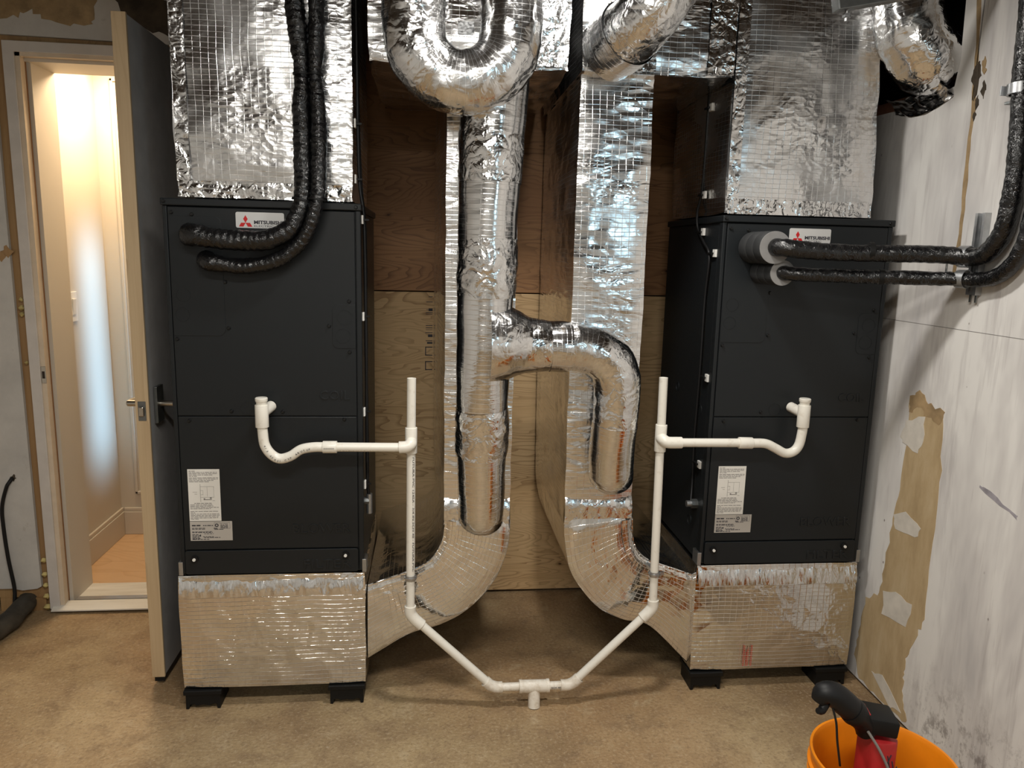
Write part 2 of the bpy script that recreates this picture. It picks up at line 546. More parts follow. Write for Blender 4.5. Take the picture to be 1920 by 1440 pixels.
def text(body, size, origin, right, up, name, mat, parent, depth=.0004, align='LEFT', width=None, bold=0):
    cu = bpy.data.curves.new(name, 'FONT')
    cu.body = body
    cu.size = size
    cu.extrude = depth/2
    cu.offset = bold
    cu.align_x = align
    cu.resolution_u = 2
    if depth > .001:
        cu.bevel_depth = .0007
    t = bpy.data.objects.new(name, cu)
    C.objects.link(t)
    bpy.context.view_layer.update()
    me = bpy.data.meshes.new_from_object(t.evaluated_get(bpy.context.evaluated_depsgraph_get()))
    bpy.data.objects.remove(t)
    right, up = Vector(right), Vector(up)
    nrm = right.cross(up)
    xs = [v.co.x for v in me.vertices]
    k = width/(max(xs)-min(xs)) if width else 1
    for v in me.vertices:
        p = v.co.copy()
        v.co = Vector(origin)+right*p.x*k+up*p.y+nrm*p.z-LOC[parent]
    me.materials.clear()
    me.materials.append(M[mat])
    o = bpy.data.objects.new(name, me)
    C.objects.link(o)
    o.parent = parent
    LOC[o] = LOC[parent]
    return o

def foil_box(name, mat, parent, b, res=.022, r=.018, bulge=.008, amp=.004, freq=9, warp=None, skip=()):
    """soft insulated box: rounded edges, puffed faces, uneven surface"""
    x0, x1, y0, y1, z0, z1 = b
    lo, hi = Vector((x0, y0, z0)), Vector((x1, y1, z1))
    mb = MB()
    def pt(p):
        q = Vector([min(max(p[i], lo[i]+r), hi[i]-r) for i in range(3)])
        d = p-q
        d = d.normalized() if d.length > 1e-9 else Vector((0, 0, 0))
        puff = 1
        for i in range(3):
            t = (p[i]-lo[i])/(hi[i]-lo[i])
            if 0.0001 < t < .9999:
                puff *= 1-(2*t-1)**6
        e = bulge*(puff-.6)+amp*(noise.noise(p*freq)+.5*noise.noise(p*freq*2.6))
        out = q+d*(r+e)
        return warp(out) if warp else out
    sz = hi-lo
    def face(ax, side):
        i, j = [k for k in range(3) if k != ax]
        nu, nv = max(2, int(sz[i]/res)), max(2, int(sz[j]/res))
        def fn(u, v):
            p = Vector((0, 0, 0))
            p[ax] = (hi if side else lo)[ax]
            p[i] = lo[i]+sz[i]*u
            p[j] = lo[j]+sz[j]*v
            return pt(p)
        mb.grid(fn, nu, nv, sz[i], sz[j])
    for ax in range(3):
        for side in (0, 1):
            face(ax, side)
    return mb.build(name, mat, parent, smooth=1.0, merge=True)

def jag(pts, amp=.006, sub=4, seed=1):
    """closed outline with torn, uneven edges"""
    out = []
    n = len(pts)
    rnd = random.Random(seed)
    for i in range(n):
        a, b = Vector(pts[i]), Vector(pts[(i+1) % n])
        for k in range(sub):
            p = a.lerp(b, k/sub)
            out.append((p.x+rnd.uniform(-amp, amp), p.y+rnd.uniform(-amp, amp)))
    return out

# ------------------------------------------------------------------ setting
BACK, DOORY, WR = 3.35, 3.27, 1.64
struct(MB().box(-2.6, 1.9, -3.0, 3.5, -.06, 0).build('floor', 'concrete', origin=(0, 0, 0)), 'stained tan concrete slab floor')
wb = struct(MB().box(-.62, 1.9, BACK+.02, BACK+.06, 0, 2.62).build('wall_back', 'dark_gap', origin=(0, BACK, 0)), 'plywood back wall behind the ducts')
MB().box(-.62, 1.66, BACK, BACK+.018, .012, 1.416).build('plywood_sheet', 'ply_low', wb, bevel=.002)['label'] = 'lighter lower plywood sheet'
MB().box(-.62, 1.66, BACK, BACK+.018, 1.421, 2.60).build('plywood_sheet', 'ply_up', wb, bevel=.002)['label'] = 'darker reddish upper plywood sheet'
# mill stamp on the lower sheet, half hidden by the duct
st = MB()
for z, h, w_ in ((1.395, .003, .010), (1.372, .003, .02), (1.338, .002, .02), (1.333, .012, .010), (1.325, .003, .022), (1.317, .002, .02),
                 (1.268, .003, .022), (1.258, .003, .022), (1.25, .002, .022), (1.236, .003, .024), (1.218, .012, .012), (1.2, .003, .022), (1.188, .008, .016)):
    st.box(-.028-w_+.024, .004, BACK-.0006, BACK, z, z+h)
for z in (1.135, 1.07):
    st.box(-.028, .004, BACK-.0006, BACK, z+.036, z+.04)
    st.box(-.028, .004, BACK-.0006, BACK, z, z+.004)
    st.box(-.028, -.024, BACK-.0006, BACK, z, z+.04)
st.build('mill_stamp', 'ink', wb)

wr = struct(MB().prism([(-3, .014), (-3, 2.62), (2.352, 2.62), (2.346, 2.4), (2.340, 2.26), (2.345, 2.19), (2.352, 2.150), (2.40, 2.141), (2.47, 2.136),
                        (2.53, 2.125), (2.6, 2.119), (2.66, 2.127), (2.76, 2.13), (3.35, 2.13), (3.35, .014)], 'yz', WR, WR+.022)
            .build('wall_right', 'wall_paint', origin=(WR, 0, 0)), 'patched white wall on the right side')
def on_wall(name, pts, mat, t, seed=1, amp=.006, sub=4, label=None):
    o = MB().prism(jag(pts, amp, sub, seed), 'yz', WR-t, WR+.001).build(name, mat, wr)
    if label:
        o['label'] = label
    return o
on_wall('torn_paper', [(2.394, 1.139), (2.34, 1.17), (2.30, 1.13), (2.214, 1.12), (2.186, .90), (2.186, .634), (2.176, .431), (2.215, .334), (2.244, .24), (2.25, .177),
                       (2.235, .095), (2.20, .03), (2.33, .02), (2.50, .022), (2.54, .10), (2.53, .20), (2.506, .348), (2.43, .40), (2.421, .533), (2.40, .70), (2.385, .846), (2.37, 1.0)],
        'tan_paper', .0012, 3, .007, 5, 'long strip of torn tan wall paper')
on_wall('torn_edge', [(2.394, 1.139), (2.34, 1.175), (2.30, 1.14), (2.214, 1.125), (2.214, 1.085), (2.29, 1.09), (2.33, 1.115), (2.385, 1.09)], 'stain', .0018, 8, .008, 4)
for k, pl in enumerate(([(2.412, .993), (2.393, 1.055), (2.30, 1.094), (2.289, 1.006), (2.317, .961), (2.40, .977)],
                        [(2.406, .711), (2.336, .746), (2.25, .721), (2.27, .675), (2.383, .67)],
                        [(2.401, .336), (2.41, .421), (2.34, .444), (2.244, .445), (2.262, .351)],
                        [(2.42, .09), (2.36, .12), (2.24, .05), (2.30, .03)])):
    on_wall('plaster_patch', pl, 'plaster', .0022, 20+k, .005, 3)
crack = [(2.288, 2.60), (2.284, 2.385), (2.266, 2.25), (2.258, 2.15), (2.250, 2.05), (2.249, 1.945), (2.241, 1.80), (2.238, 1.687), (2.245, 1.56)]
on_wall('seam_stain', [(y-.006, z) for y, z in crack]+[(y+.010, z) for y, z in crack[::-1]], 'stain', .0008, 31, .003, 3, 'brown vertical seam stain')
rr_ = random.Random(5)
for k in range(9):
    y, z = 2.243+rr_.uniform(-.03, .022), 2.12+rr_.uniform(-.08, .08)
    a = rr_.uniform(.005, .014)
    on_wall('scorch_mark', [(y-a, z), (y, z+a*2.2), (y+a, z), (y, z-a*2)], 'scorch_and_hole' if k < 6 else 'stain', .0014+.0001*k, 50+k, a*.35, 3)
on_wall('scorch_mark', [(2.262, 2.19), (2.250, 2.20), (2.243, 2.11), (2.255, 2.09)], 'scorch_and_hole', .003, 77, .004, 4)
MB().box(WR-.0006, WR, .9, 2.62, 1.394, 1.3956).build('sheet_joint', 'ink_grey', wr)
MB().box(WR-.0008, WR, 2.258, 2.262, 2.09, 2.6).build('sheet_joint', 'ink_grey', wr)
on_wall('pencil_mark', [(2.02, .94), (2.0, .945), (1.86, .905), (1.86, .892)], 'smudge', .0005, 91, .004, 5)
# cavity above the broken wall
cv = struct(MB().box(1.90, 1.92, 2.2, 3.5, 1.9, 2.62).box(1.66, 1.9, 2.2, 2.9, 1.88, 1.9).build('wall_cavity', 'dark_gap'), 'dark cavity behind the broken right wall')
for k in range(3):
    MB().box(1.668, 1.76, 2.42+k*.22, 2.63+k*.22, 1.905, 2.165+.012*k).build('brick', 'brick', cv, bevel=.006)
MB().box(1.80, 1.88, 2.34, 2.62, 1.905, 2.34).build('brick', 'brick', cv, bevel=.006)

wd = struct(MB().prism([(-2.6, .11), (-2.6, 2.62), (-.42, 2.62), (-.42, 2.36), (-1.69, 2.376), (-1.692, 1.76), (-1.688, 1.0), (-1.684, .24), (-1.682, .115), (-1.70, .105), (-1.76, .098), (-1.80, .107)],
                       'xz', DOORY, DOORY+.016).build('wall_door', 'grey_plaster', origin=(-1.6, DOORY, 0)), 'damaged grey plaster wall around the doorway')
MB().prism(jag([(-2.0, 2.62), (-2.0, 2.44), (-1.62, 2.43), (-1.55, 2.47), (-1.50, 2.44), (-1.34, 2.42), (-1.30, 2.46), (-1.30, 2.62)], .012, 5, 4), 'xz', DOORY-.0012, DOORY).build('stain_patch', 'stain', wd)
MB().prism(jag([(-1.28, 2.62), (-1.20, 2.47), (-1.12, 2.42), (-1.02, 2.40), (-.90, 2.38), (-.78, 2.36), (-.42, 2.36), (-.42, 2.44), (-.80, 2.45), (-.95, 2.50), (-1.10, 2.55), (-1.18, 2.62)], .012, 4, 14), 'xz', DOORY-.0016, DOORY).build('painted_gap_shade', 'scorch_and_hole', wd)  # dark sheet on the plaster, painted shade of the broken-out gap
for k, (x, z, r_) in enumerate(((-1.755, .603, .014), (-1.70, 1.55, .022), (-1.72, 1.53, .018))):
    MB().prism(jag([(x-r_, z), (x, z+r_*1.3), (x+r_, z), (x, z-r_)], r_*.3, 3, 60+k), 'xz', DOORY-.0012, DOORY).build('plaster_break', 'scorch_and_hole' if k == 0 else 'wood_raw', wd)  # the first is a dark patch painting the shade inside the cord hole
MB().box(-2.6, -1.66, DOORY+.016, DOORY+.06, .06, .105).build('sole_plate', 'wood_raw', wd)
MB().box(-1.86, -1.80, DOORY+.01, DOORY+.06, 0, .06).build('floor_block', 'wood_raw', wd)
MB().box(-1.735, -1.67, DOORY+.005, DOORY+.06, 0, .06).build('floor_block', 'wood_raw', wd)
MB().box(-1.705, -1.655, DOORY+.018, DOORY+.10, .0, 2.35).build('stud', 'wood_raw', wd)
MB().box(-1.70, -.9, DOORY+.018, DOORY+.10, 2.35, 2.40).build('header', 'wood_raw', wd)
MB().box(-.95, -.42, DOORY, DOORY+.016, 0, 2.36).build('plaster_panel', 'grey_plaster', wd)
MB().box(-2.6, -1.655, DOORY+.10, DOORY+.12, 0, 2.62).build('backing_board', 'dark_gap', wd)

struct(MB().box(-2.62, -2.6, -3, 3.5, 0, 2.62).build('wall_left', 'room_wall'), 'plain left wall of the room')
struct(MB().box(-2.6, 1.66, -3.02, -3.0, 0, 2.62).build('wall_rear', 'room_wall'), 'plain wall behind the viewer')
ce = struct(MB().box(-2.6, 1.95, -3, 3.5, 2.80, 2.82).build('ceiling', 'wood_dark', origin=(0, 0, 2.8)), 'open joist ceiling')
for k in range(11):
    x = -2.4+k*.405
    MB().box(x, x+.04, -3, 3.4, 2.60, 2.80).build('joist', 'wood_dark', ce)

# hall beyond the doorway
HX, HY = -1.68, 4.14
struct(MB().box(HX-.02, HX, 3.39, HY, 0, 2.5).build('wall_hall_side', 'cream'), 'cream hall side wall with the light switch')
wf = struct(MB().box(HX-.02, .45, HY, HY+.02, 0, 2.5).build('wall_hall_far', 'cream'), 'cream far wall of the hall with panel moulding')
for x0, x1, z0, z1 in ((-1.60, -1.585, .25, 2.40), (-1.60, -.7, 2.385, 2.40), (-1.60, -.7, .25, .265), (-.715, -.7, .25, 2.40)):
    MB().box(x0, x1, HY-.012, HY, z0, z1).build('panel_moulding', 'cream', wf, bevel=.003)
struct(MB().box(.45, .47, 3.45, HY, 0, 2.5).build('wall_hall_end', 'cream'), 'end wall of the hall')
struct(MB().box(HX, .45, 3.39, HY, 2.5, 2.52).build('ceiling_hall', 'cream'), 'white hall ceiling')
struct(MB().box(-.95, .45, 3.41, 3.43, 0, 2.5).build('wall_hall_near', 'cream'), 'near wall of the hall')
fh = struct(MB().box(HX-.02, .45, 3.5, HY, 0, .01).build('floor_hall', 'dark_gap', origin=(-1, 3.8, 0)), 'pale oak plank floor of the hall')
y = 3.5
for k in range(5):
    y2 = min(HY, y+.128)
    MB().box(HX, .45, y+.0006, y2-.0006, .0101, .02).build('floor_plank', 'oak', fh)
    y = y2
def base_board(name, a):
    o = struct(MB().box(*a, .02, .15).build(name, 'cream', bevel=.003))
    x0, x1, y0, y1 = a
    MB().box(x0, x1-(.004 if x1-x0 < .1 else 0), y0+(0 if x1-x0 < .1 else .004), y1, .15, .172).build('cap_moulding', 'cream', o, bevel=.004)
    return o
base_board('baseboard_hall_side', (HX, HX+.016, 3.5, HY))['label'] = 'tall white baseboard along the hall side wall'
base_board('baseboard_hall_far', (HX+.016, .45, HY-.016, HY))['label'] = 'tall white baseboard on the hall far wall'

# door frame
tf = struct(MB().prism([(-1.648, .012), (-1.606, .012), (-1.606, 2.312), (-.935, 2.312), (-.935, 2.352), (-1.648, 2.352)], 'xz', DOORY-.012, DOORY+.025)
            .build('trim_1', 'trim_paint', origin=(-1.3, DOORY, 0), bevel=.002), 'primed door frame around the hall opening')
MB().box(-1.648, -1.596, DOORY+.025, 3.50, .012, 2.33).build('jamb', 'cream', tf)
MB().box(-1.606, -1.588, DOORY-.005, DOORY+.028, .02, 2.312).build('jamb_edge', 'jamb_wood', tf)
MB().box(-1.593, -1.587, DOORY+.028, DOORY+.038, .02, 2.30).build('weatherstrip', 'weather', tf)
MB().box(-1.594, -1.572, DOORY+.04, 3.50, .02, 2.29).build('stop', 'cream', tf)
MB().box(-1.596, -.94, DOORY+.025, 3.50, 2.285, 2.33).build('head_jamb', 'cream', tf)
MB().box(-1.606, -.94, DOORY-.005, DOORY+.028, 2.298, 2.312).build('head_edge', 'jamb_wood', tf)
MB().box(-1.59, -.94, DOORY+.028, DOORY+.038, 2.288, 2.297).build('weatherstrip', 'weather', tf)
MB().box(-.975, -.94, DOORY-.002, 3.50, .012, 2.30).build('jamb', 'cream', tf)
sp_ = MB().box(-1.606, -1.587, DOORY-.0075, DOORY-.005, 1.015, 1.085).build('strike_plate', 'nickel', tf, bevel=.001)
MB().box(-1.602, -1.592, DOORY-.0085, DOORY-.0073, 1.035, 1.065).build('strike_hole', 'dark_gap', sp_)
for k, (z, r_) in enumerate(((.02, .016), (.07, .014), (.12, .013), (.17, .012), (.235, .012), (1.30, .011), (1.325, .012), (1.36, .009), (1.10, .008))):
    MB().sweep([(-1.664+.004*math.sin(k*2), DOORY+.004, z-r_*.7), (-1.663, DOORY+.0, z), (-1.664, DOORY+.004, z+r_*.7)], [r_*.5, r_, r_*.5], 10, .006, .003, 60).build('foam_bead', 'spray_foam', tf, smooth=1.2)
th = struct(MB().box(-1.60, -.94, 3.36, 3.50, .0, .022).build('trim_2', 'sill_wood', bevel=.002), 'pale threshold at the foot of the doorway')
MB().box(-1.61, -.94, 3.285, 3.36, .0, .024).build('sill_plate', 'aluminium', th, bevel=.002)
MB().box(-1.61, -.94, 3.310, 3.318, .024, .028).build('sill_ridge', 'galv_dark', th)
MB().prism([(3.235, .012), (3.235, .018), (3.285, .036), (3.295, .036), (3.295, .012)], 'yz', -1.635, -.94).build('sill_nose', 'sill_wood', th, bevel=.001)

# door leaf
d1 = struct(MB().box(-1.006, -.968, 2.662, 3.235, .035, 2.312).build('door_1', 'door_grey', origin=(-.985, 3.24, 0)), 'open grey door with raw pale wood edge')
MB().box(-1.010, -.965, 2.652, 2.664, .032, 2.315).build('edge_strip', 'wood_edge', d1, bevel=.0015)['label'] = 'raw pale wood latch edge'
MB().box(-1.009, -1.006, 2.664, 3.235, .035, 2.312).build('face_skin', 'trim_paint', d1)
MB().box(-1.004, -.97, 2.66, 3.2, .012, .035).build('door_sweep', 'black_rubber', d1)
lp = MB().box(-1.001, -.975, 2.650, 2.653, .995, 1.063).build('latch_plate', 'galv_dark', d1, bevel=.001)
MB().prism([(-.996, 1.012), (-.996, 1.045), (-.980, 1.045), (-.980, 1.012)], 'xz', 2.640, 2.651).build('latch_bolt', 'nickel', lp, bevel=.003)
for sx, x in ((1, -.965), (-1, -1.010)):
    ro = MB().box(min(x, x+sx*.012), max(x, x+sx*.012), 2.70, 2.765, .975, 1.105).build('rosette', 'galv_dark', d1, bevel=.002)
    MB().cyl((x+sx*.012, 2.733, 1.04), (x+sx*.055, 2.733, 1.04), .011, 20).build('handle_neck', 'nickel', ro, smooth=.6)
    MB().sweep([(x+sx*.05, 2.733, 1.04), (x+sx*.056, 2.76, 1.04), (x+sx*.056, 2.80, 1.038), (x+sx*.054, 2.84, 1.036)], [.011, .011, .010, .009], 16, .01).build('handle_lever', 'nickel', ro, smooth=.8)

# light switch
ls = thing('light_switch', 'white double rocker light switch on the hall wall', 'light switch', (HX, 3.72, 1.22))
MB().box(HX, HX+.006, 3.665, 3.785, 1.225, 1.365).build('cover_plate', 'white_plastic', ls, bevel=.002)
for k in range(2):
    MB().obox((HX+.008, 3.703+k*.044, 1.295), (.006, .034, .075), Matrix.Rotation(.06*(1 if k else -1), 3, 'Y')).build('rocker', 'white_plastic', ls, bevel=.001)

# ------------------------------------------------------------------ air handlers
W, HT, YF, YB, Z0 = .606, 1.238, 2.490, 3.09, .5
def rounded(x0, x1, z0, z1, r, corners=(1, 1, 1, 1), n=5):
    out = []
    for (cx, cz, a0), on in zip(((x0+r, z0+r, PI), (x1-r, z0+r, 1.5*PI), (x1-r, z1-r, 0), (x0+r, z1-r, .5*PI)), corners):
        if on:
            out += [(cx+r*math.cos(a0+.5*PI*k/n), cz+r*math.sin(a0+.5*PI*k/n)) for k in range(n+1)]
        else:
            out.append((cx+r*(1 if a0 in (1.5*PI, 0) else -1), cz+r*(-1 if a0 >= PI else 1)))
    return out
def air_handler(x0, label, dx):
    t = thing('air_handler', label, 'air handler', (x0+W/2, (YF+YB)/2, Z0), 'matching charcoal air handlers')
    X = lambda a: x0+a
    Z = lambda a: Z0+a
    cab = MB().box(X(.004), X(W-.004), YF+.008, YB, Z(0), Z(1.216)).build('cabinet', 'charcoal', t, bevel=.003)
    for a, b in ((0, .014), (W-.017, W)):
        MB().box(X(a), X(b), YF+.001, YF+.034, Z(.004), Z(1.216)).build('corner_post', 'charcoal', t, bevel=.003)
    MB().box(X(-.003), X(W+.003), YF-.006, YB+.004, Z(1.216), Z(HT)).build('top_cap', 'charcoal', t, bevel=.003)
    px0, px1 = .016, .587
    coil = MB().box(X(px0), X(px1), YF-.001, YF+.012, Z(.5495), Z(1.2125)).build('coil_panel', 'charcoal', t, bevel=.002)
    blow = MB().box(X(px0), X(px1), YF-.001, YF+.012, Z(.0885), Z(.5465)).build('blower_panel', 'charcoal', t, bevel=.002)
    fil = MB().prism([(X(a), Z(b)) for a, b in rounded(px0, px1, .002, .0855, .008)], 'xz', YF-.005, YF+.010).build('filter_panel', 'charcoal', t, bevel=.0015)
    fy = YF-.001
    # pipe entry plate and wiring plate on the coil panel
    MB().prism([(X(a), Z(b)) for a, b in rounded(.018, .177, .811, 1.185, .022, (0, 1, 1, 0))], 'xz', fy-.0016, fy+.002).build('pipe_entry_plate', 'charcoal', coil, bevel=.0006)
    MB().prism([(X(a), Z(b)) for a, b in rounded(.513, .586, .775, .918, .018, (1, 0, 0, 1))], 'xz', fy-.0016, fy+.002).build('wiring_plate', 'charcoal', coil, bevel=.0006)
    for a, b, r_ in ((.052, .940, .022), (.047, .878, .022), (.552, .877, .024), (.546, .816, .024)):
        MB().ring((X(a), fy-.0024, Z(b)), (X(a), fy, Z(b)), r_, r_-.0012, 32).build('knockout_ring', 'charcoal', coil)
    MB().ring((X(.235), fy-.0008, Z(.575)), (X(.235), fy, Z(.575)), .022, .0205, 32).build('knockout_ring', 'charcoal', coil)
    sc = None
    for a, b in ((.008, 1.228), (.592, 1.226), (.028, 1.195), (.089, 1.190), (.182, .983), (.187, .837), (.027, .800), (.567, .929), (.502, .848), (.567, .763), (.185, .565), (.348, .563), (.051, .533), (.547, .538)):
        yy = fy-(.005 if b > 1.216 else .0016)
        if sc is None:
            sc = MB().cyl((X(a), yy, Z(b)), (X(a), yy-.004, Z(b)), .0062, 12, .0045).cyl((X(a), yy-.002, Z(b)), (X(a), yy-.006, Z(b)), .003, 6).build('screw', 'black_metal', t, smooth=.5)
            a0, b0, y0 = a, b, yy
        else:
            share(sc, 'screw', t, (a-a0, yy-y0, b-b0))
    for a, b in ((.047, .058), (.545, .064)):
        kn = MB().cyl((X(a), YF-.005, Z(b)), (X(a), YF-.012, Z(b)), .012, 20).build('thumb_knob', 'black_plastic', fil, smooth=.5)
        MB().cyl((X(a), YF-.012, Z(b)), (X(a), YF-.016, Z(b)), .0052, 12).build('knob_screw', 'white_plastic', kn, smooth=.5)
    for a in (-.008, W-.006):
        MB().box(X(a), X(a+.014), YF-.002, YF+.05, Z(-.002), Z(.045)).build('filter_rail_end', 'galv', t, bevel=.001)
    # pressed lettering
    R_, U_ = (1, 0, 0), (0, 0, 1)
    text('COIL', .042, (X(.466), fy-.0004, Z(.605)), R_, U_, 'pressed_lettering', 'charcoal', coil, .0024, width=.098)
    text('BLOWER', .047, (X(.367), fy-.0004, Z(.142)), R_, U_, 'pressed_lettering', 'charcoal', blow, .0024, width=.193)
    text('FILTER', .045, (X(.401), YF-.0054, Z(.017)), R_, U_, 'pressed_lettering', 'charcoal', fil, .0024, width=.160)
    # brand badge
    bx = .221+dx
    bd = MB().prism([(X(a), Z(b)) for a, b in rounded(bx, bx+.148, 1.153, 1.202, .006)], 'xz', fy-.0015, fy).build('badge_plate', 'badge', t, bevel=.0004)
    s_ = .0135
    c0 = (bx+.030, 1.169)
    em = MB()
    for a in (60, 180, 300):
        p = [(0, 0)] + [(s_*math.cos(math.radians(q)), s_*math.sin(math.radians(q))) for q in (a, a+60)]
        q = [p[0], p[1], (p[1][0]+p[2][0], p[1][1]+p[2][1]), p[2]]
        em.prism([(X(c0[0]+u), Z(c0[1]+v)) for u, v in q], 'xz', fy-.0021, fy-.0014)
    em.build('emblem', 'red', bd)
    text('MITSUBISHI', .0145, (X(bx+.055), fy-.0018, Z(1.1665)), R_, U_, 'badge_lettering', 'ink', bd, .0004, width=.089, bold=.00055)
    text('ELECTRIC', .0105, (X(bx+.055), fy-.0018, Z(1.1570)), R_, (0, 0, .8), 'badge_lettering', 'ink', bd, .0004, width=.06)
    # instruction label and rating label
    lx = .036+dx*.9
    lab = MB().box(X(lx), X(lx+.102), fy-.0006, fy, Z(.190), Z(.369)).build('instruction_label', 'paper', t)
    pr = MB()
    rnd = random.Random(3)
    def row(z, a, b, h):
        x = a
        while x < b-.002:
            e = min(b, x+rnd.uniform(.004, .016))
            pr.box(X(lx+x), X(lx+e), fy-.0009, fy-.0005, Z(z), Z(z+h))
            x = e+.0022
    for z, b in ((.362, .025), (.3575, .094), (.353, .096), (.3485, .08), (.344, .03), (.3385, .097), (.334, .096), (.3295, .082), (.325, .07), (.2455, .075), (.241, .078), (.2365, .098), (.232, .07),
                 (.2225, .096), (.218, .02), (.2135, .096), (.209, .097), (.2045, .097), (.200, .094), (.1955, .03)):
        row(z, .004, b, .0019)
    row(.2505, .018, .075, .0022)
    for a, b, c, d in ((.038, .039, .257, .318), (.038, .082, .309, .3097), (.06, .0606, .275, .309), (.081, .0816, .272, .309), (.038, .082, .272, .2727), (.039, .047, .281, .2817), (.039, .047, .295, .2957),
                       (.0465, .047, .281, .2957), (.048, .053, .263, .269), (.053, .074, .263, .2655), (.068, .074, .267, .272), (.014, .028, .29, .291), (.02, .028, .283, .284), (.076, .084, .26, .261)):
        pr.box(X(lx+a), X(lx+b), fy-.0009, fy-.0005, Z(c), Z(d))
    pr.build('printed_text', 'ink_grey', lab)
    rat = MB().box(X(lx), X(lx+.136), fy-.0007, fy, Z(.121), Z(.1885)).build('rating_label', 'paper_grey', t)
    pr = MB()
    for z, a, b, h in ((.172, .006, .036, .0045), (.1725, .042, .074, .003), (.164, .006, .05, .002), (.1605, .006, .048, .0022), (.152, .006, .07, .0016), (.1485, .006, .072, .0026), (.144, .045, .075, .002),
                       (.141, .006, .026, .0024), (.1375, .006, .03, .002), (.134, .006, .028, .002), (.134, .04, .075, .002), (.1305, .006, .03, .0018), (.1305, .044, .096, .0024), (.127, .006, .034, .0024), (.1245, .006, .06, .0024),
                       (.180, .096, .124, .001), (.175, .098, .122, .002), (.1715, .098, .122, .002), (.168, .098, .122, .002), (.1645, .098, .122, .002), (.159, .078, .11, .002), (.162, .076, .09, .003)):
        row(z, a, b, h)
    for a, b, c, d in ((.078, .129, .184, .1846), (.1285, .129, .163, .184), (.078, .0785, .163, .184), (.095, .129, .163, .1636), (.030, .034, .1355, .1425)):
        pr.box(X(lx+a), X(lx+b), fy-.0010, fy-.0006, Z(c), Z(d))
    pr.ring((X(lx+.086), fy-.001, Z(.1745)), (X(lx+.086), fy-.0006, Z(.1745)), .0062, .003, 20)
    pr.build('printed_text', 'ink', rat)
    return t, cab
ahl, cabl = air_handler(-.833, 'charcoal air handler next to the open door, hoses entering its upper left', 0)
ahr, cabr = air_handler(.969, 'charcoal air handler against the white wall, hoses leaving through grey foam collars', .012)
# side details of the right hand cabinet
sx = .969
MB().box(sx+.0015, sx+.0045, YF+.036, YF+.05, .51, 1.70).build('side_channel', 'charcoal', ahr, bevel=.001)
for y, z, r_ in ((2.86, 1.09, .018), (2.60, 1.05, .02), (2.63, .62, .02)):
    MB().ring((sx+.0025, y, z), (sx+.0045, y, z), r_, r_-.0015).build('knockout_ring', 'charcoal', ahr)
cf = MB().cyl((sx+.004, 2.566, .705), (sx-.018, 2.566, .705), .018, 8).build('conduit_fitting', 'galv_dark', ahr, smooth=.5)
MB().cyl((sx-.018, 2.566, .705), (sx-.035, 2.566, .705), .012, 16).build('fitting_nut', 'galv', cf, smooth=.5)
cf = MB().cyl((-.231, 2.55, .735), (-.212, 2.55, .735), .014, 8).build('conduit_fitting', 'galv_dark', ahl, smooth=.5)
MB().cyl((-.212, 2.55, .69), (-.212, 2.55, .76), .011, 16).build('fitting_nut', 'galv', cf, smooth=.5)

# ------------------------------------------------------------------ plenums above and boxes below the units
def plenum(label, b, warp, seed):
    t = thing('supply_plenum', label, 'duct', ((b[0]+b[1])/2, (b[2]+b[3])/2, b[4]), 'foil-wrapped boxes on the air handlers')
    foil_box('insulated_box', 'foil_box', t, b, .018, .016, .012, .0045, 8, warp)
    x0, x1, y0, y1, z0, z1 = b
    mb = MB()
    mb.grid(lambda u, v: warp(Vector((x0+.012+(x1-x0-.024)*u, y0-.0045-.003*noise.noise(Vector((u*18, v*3, seed)))-.001, z0+.002+.05*v))), 60, 6, x1-x0, .05)
    mb.build('foil_tape_strip', 'foil_tape', t, smooth=1.2)
    mb = MB()
    mb.grid(lambda u, v: warp(Vector((x0+.006+.04*u, y0-.0042-.002*noise.noise(Vector((u*3, v*16, seed+3)))-.001, z0+.05+(z1-z0-.07)*v))), 4, 70, .04, z1-z0)
    mb.build('foil_tape_strip', 'foil_tape', t, smooth=1.2)
    return t
plenum('silver foil-wrapped box on top of the air handler by the door', (-.795, -.250, 2.515, 3.08, 1.742, 2.585), lambda p: p, 1)
plenum('silver foil-wrapped box on top of the air handler by the white wall', (.972, 1.505, 2.505, 3.08, 1.742, 2.585),
       lambda p: Vector((p.x-(.05*(p.z-1.74)/.86 if p.x > 1.3 else 0), p.y, p.z)), 5)

def base_box(label, x0, x1):
    t = thing('return_box', label, 'duct', ((x0+x1)/2, 2.8, .075), 'foil-wrapped return boxes under the air handlers')
    foil_box('insulated_box', 'foil_base', t, (x0, x1, 2.494, 3.1, .075, .496), .02, .014, .005, .002, 6)
    mb = MB()
    mb.grid(lambda u, v: Vector((x0+.008+(x1-x0-.016)*u, 2.4855+.0035*noise.noise(Vector((u*30, v*1.5, x0)))*(1-.5*v)+.016*v*v, .418+.074*v+.004*noise.noise(Vector((u*14, 3, x0)))*(1-v))), 160, 10, x1-x0, .07)
    mb.build('foil_tape_strip', 'foil_fold', t, smooth=1.2)
    return t
bl = base_box('silver foil return box under the air handler by the door', -.852, -.222)
br = base_box('silver foil return box with red print under the air handler by the white wall', .962, 1.588)
mb = MB()
for k, x in enumerate((1.163, 1.167, 1.174, 1.178, 1.182, 1.192, 1.196)):
    z = .095
    top = .178 if k in (0, 1, 5, 6) else .13+.01*k
    while z < top:
        mb.box(x, x+.0016, 2.4868, 2.4876, z, z+.006)
        z += .0085
mb.build('red_print', 'red', br)
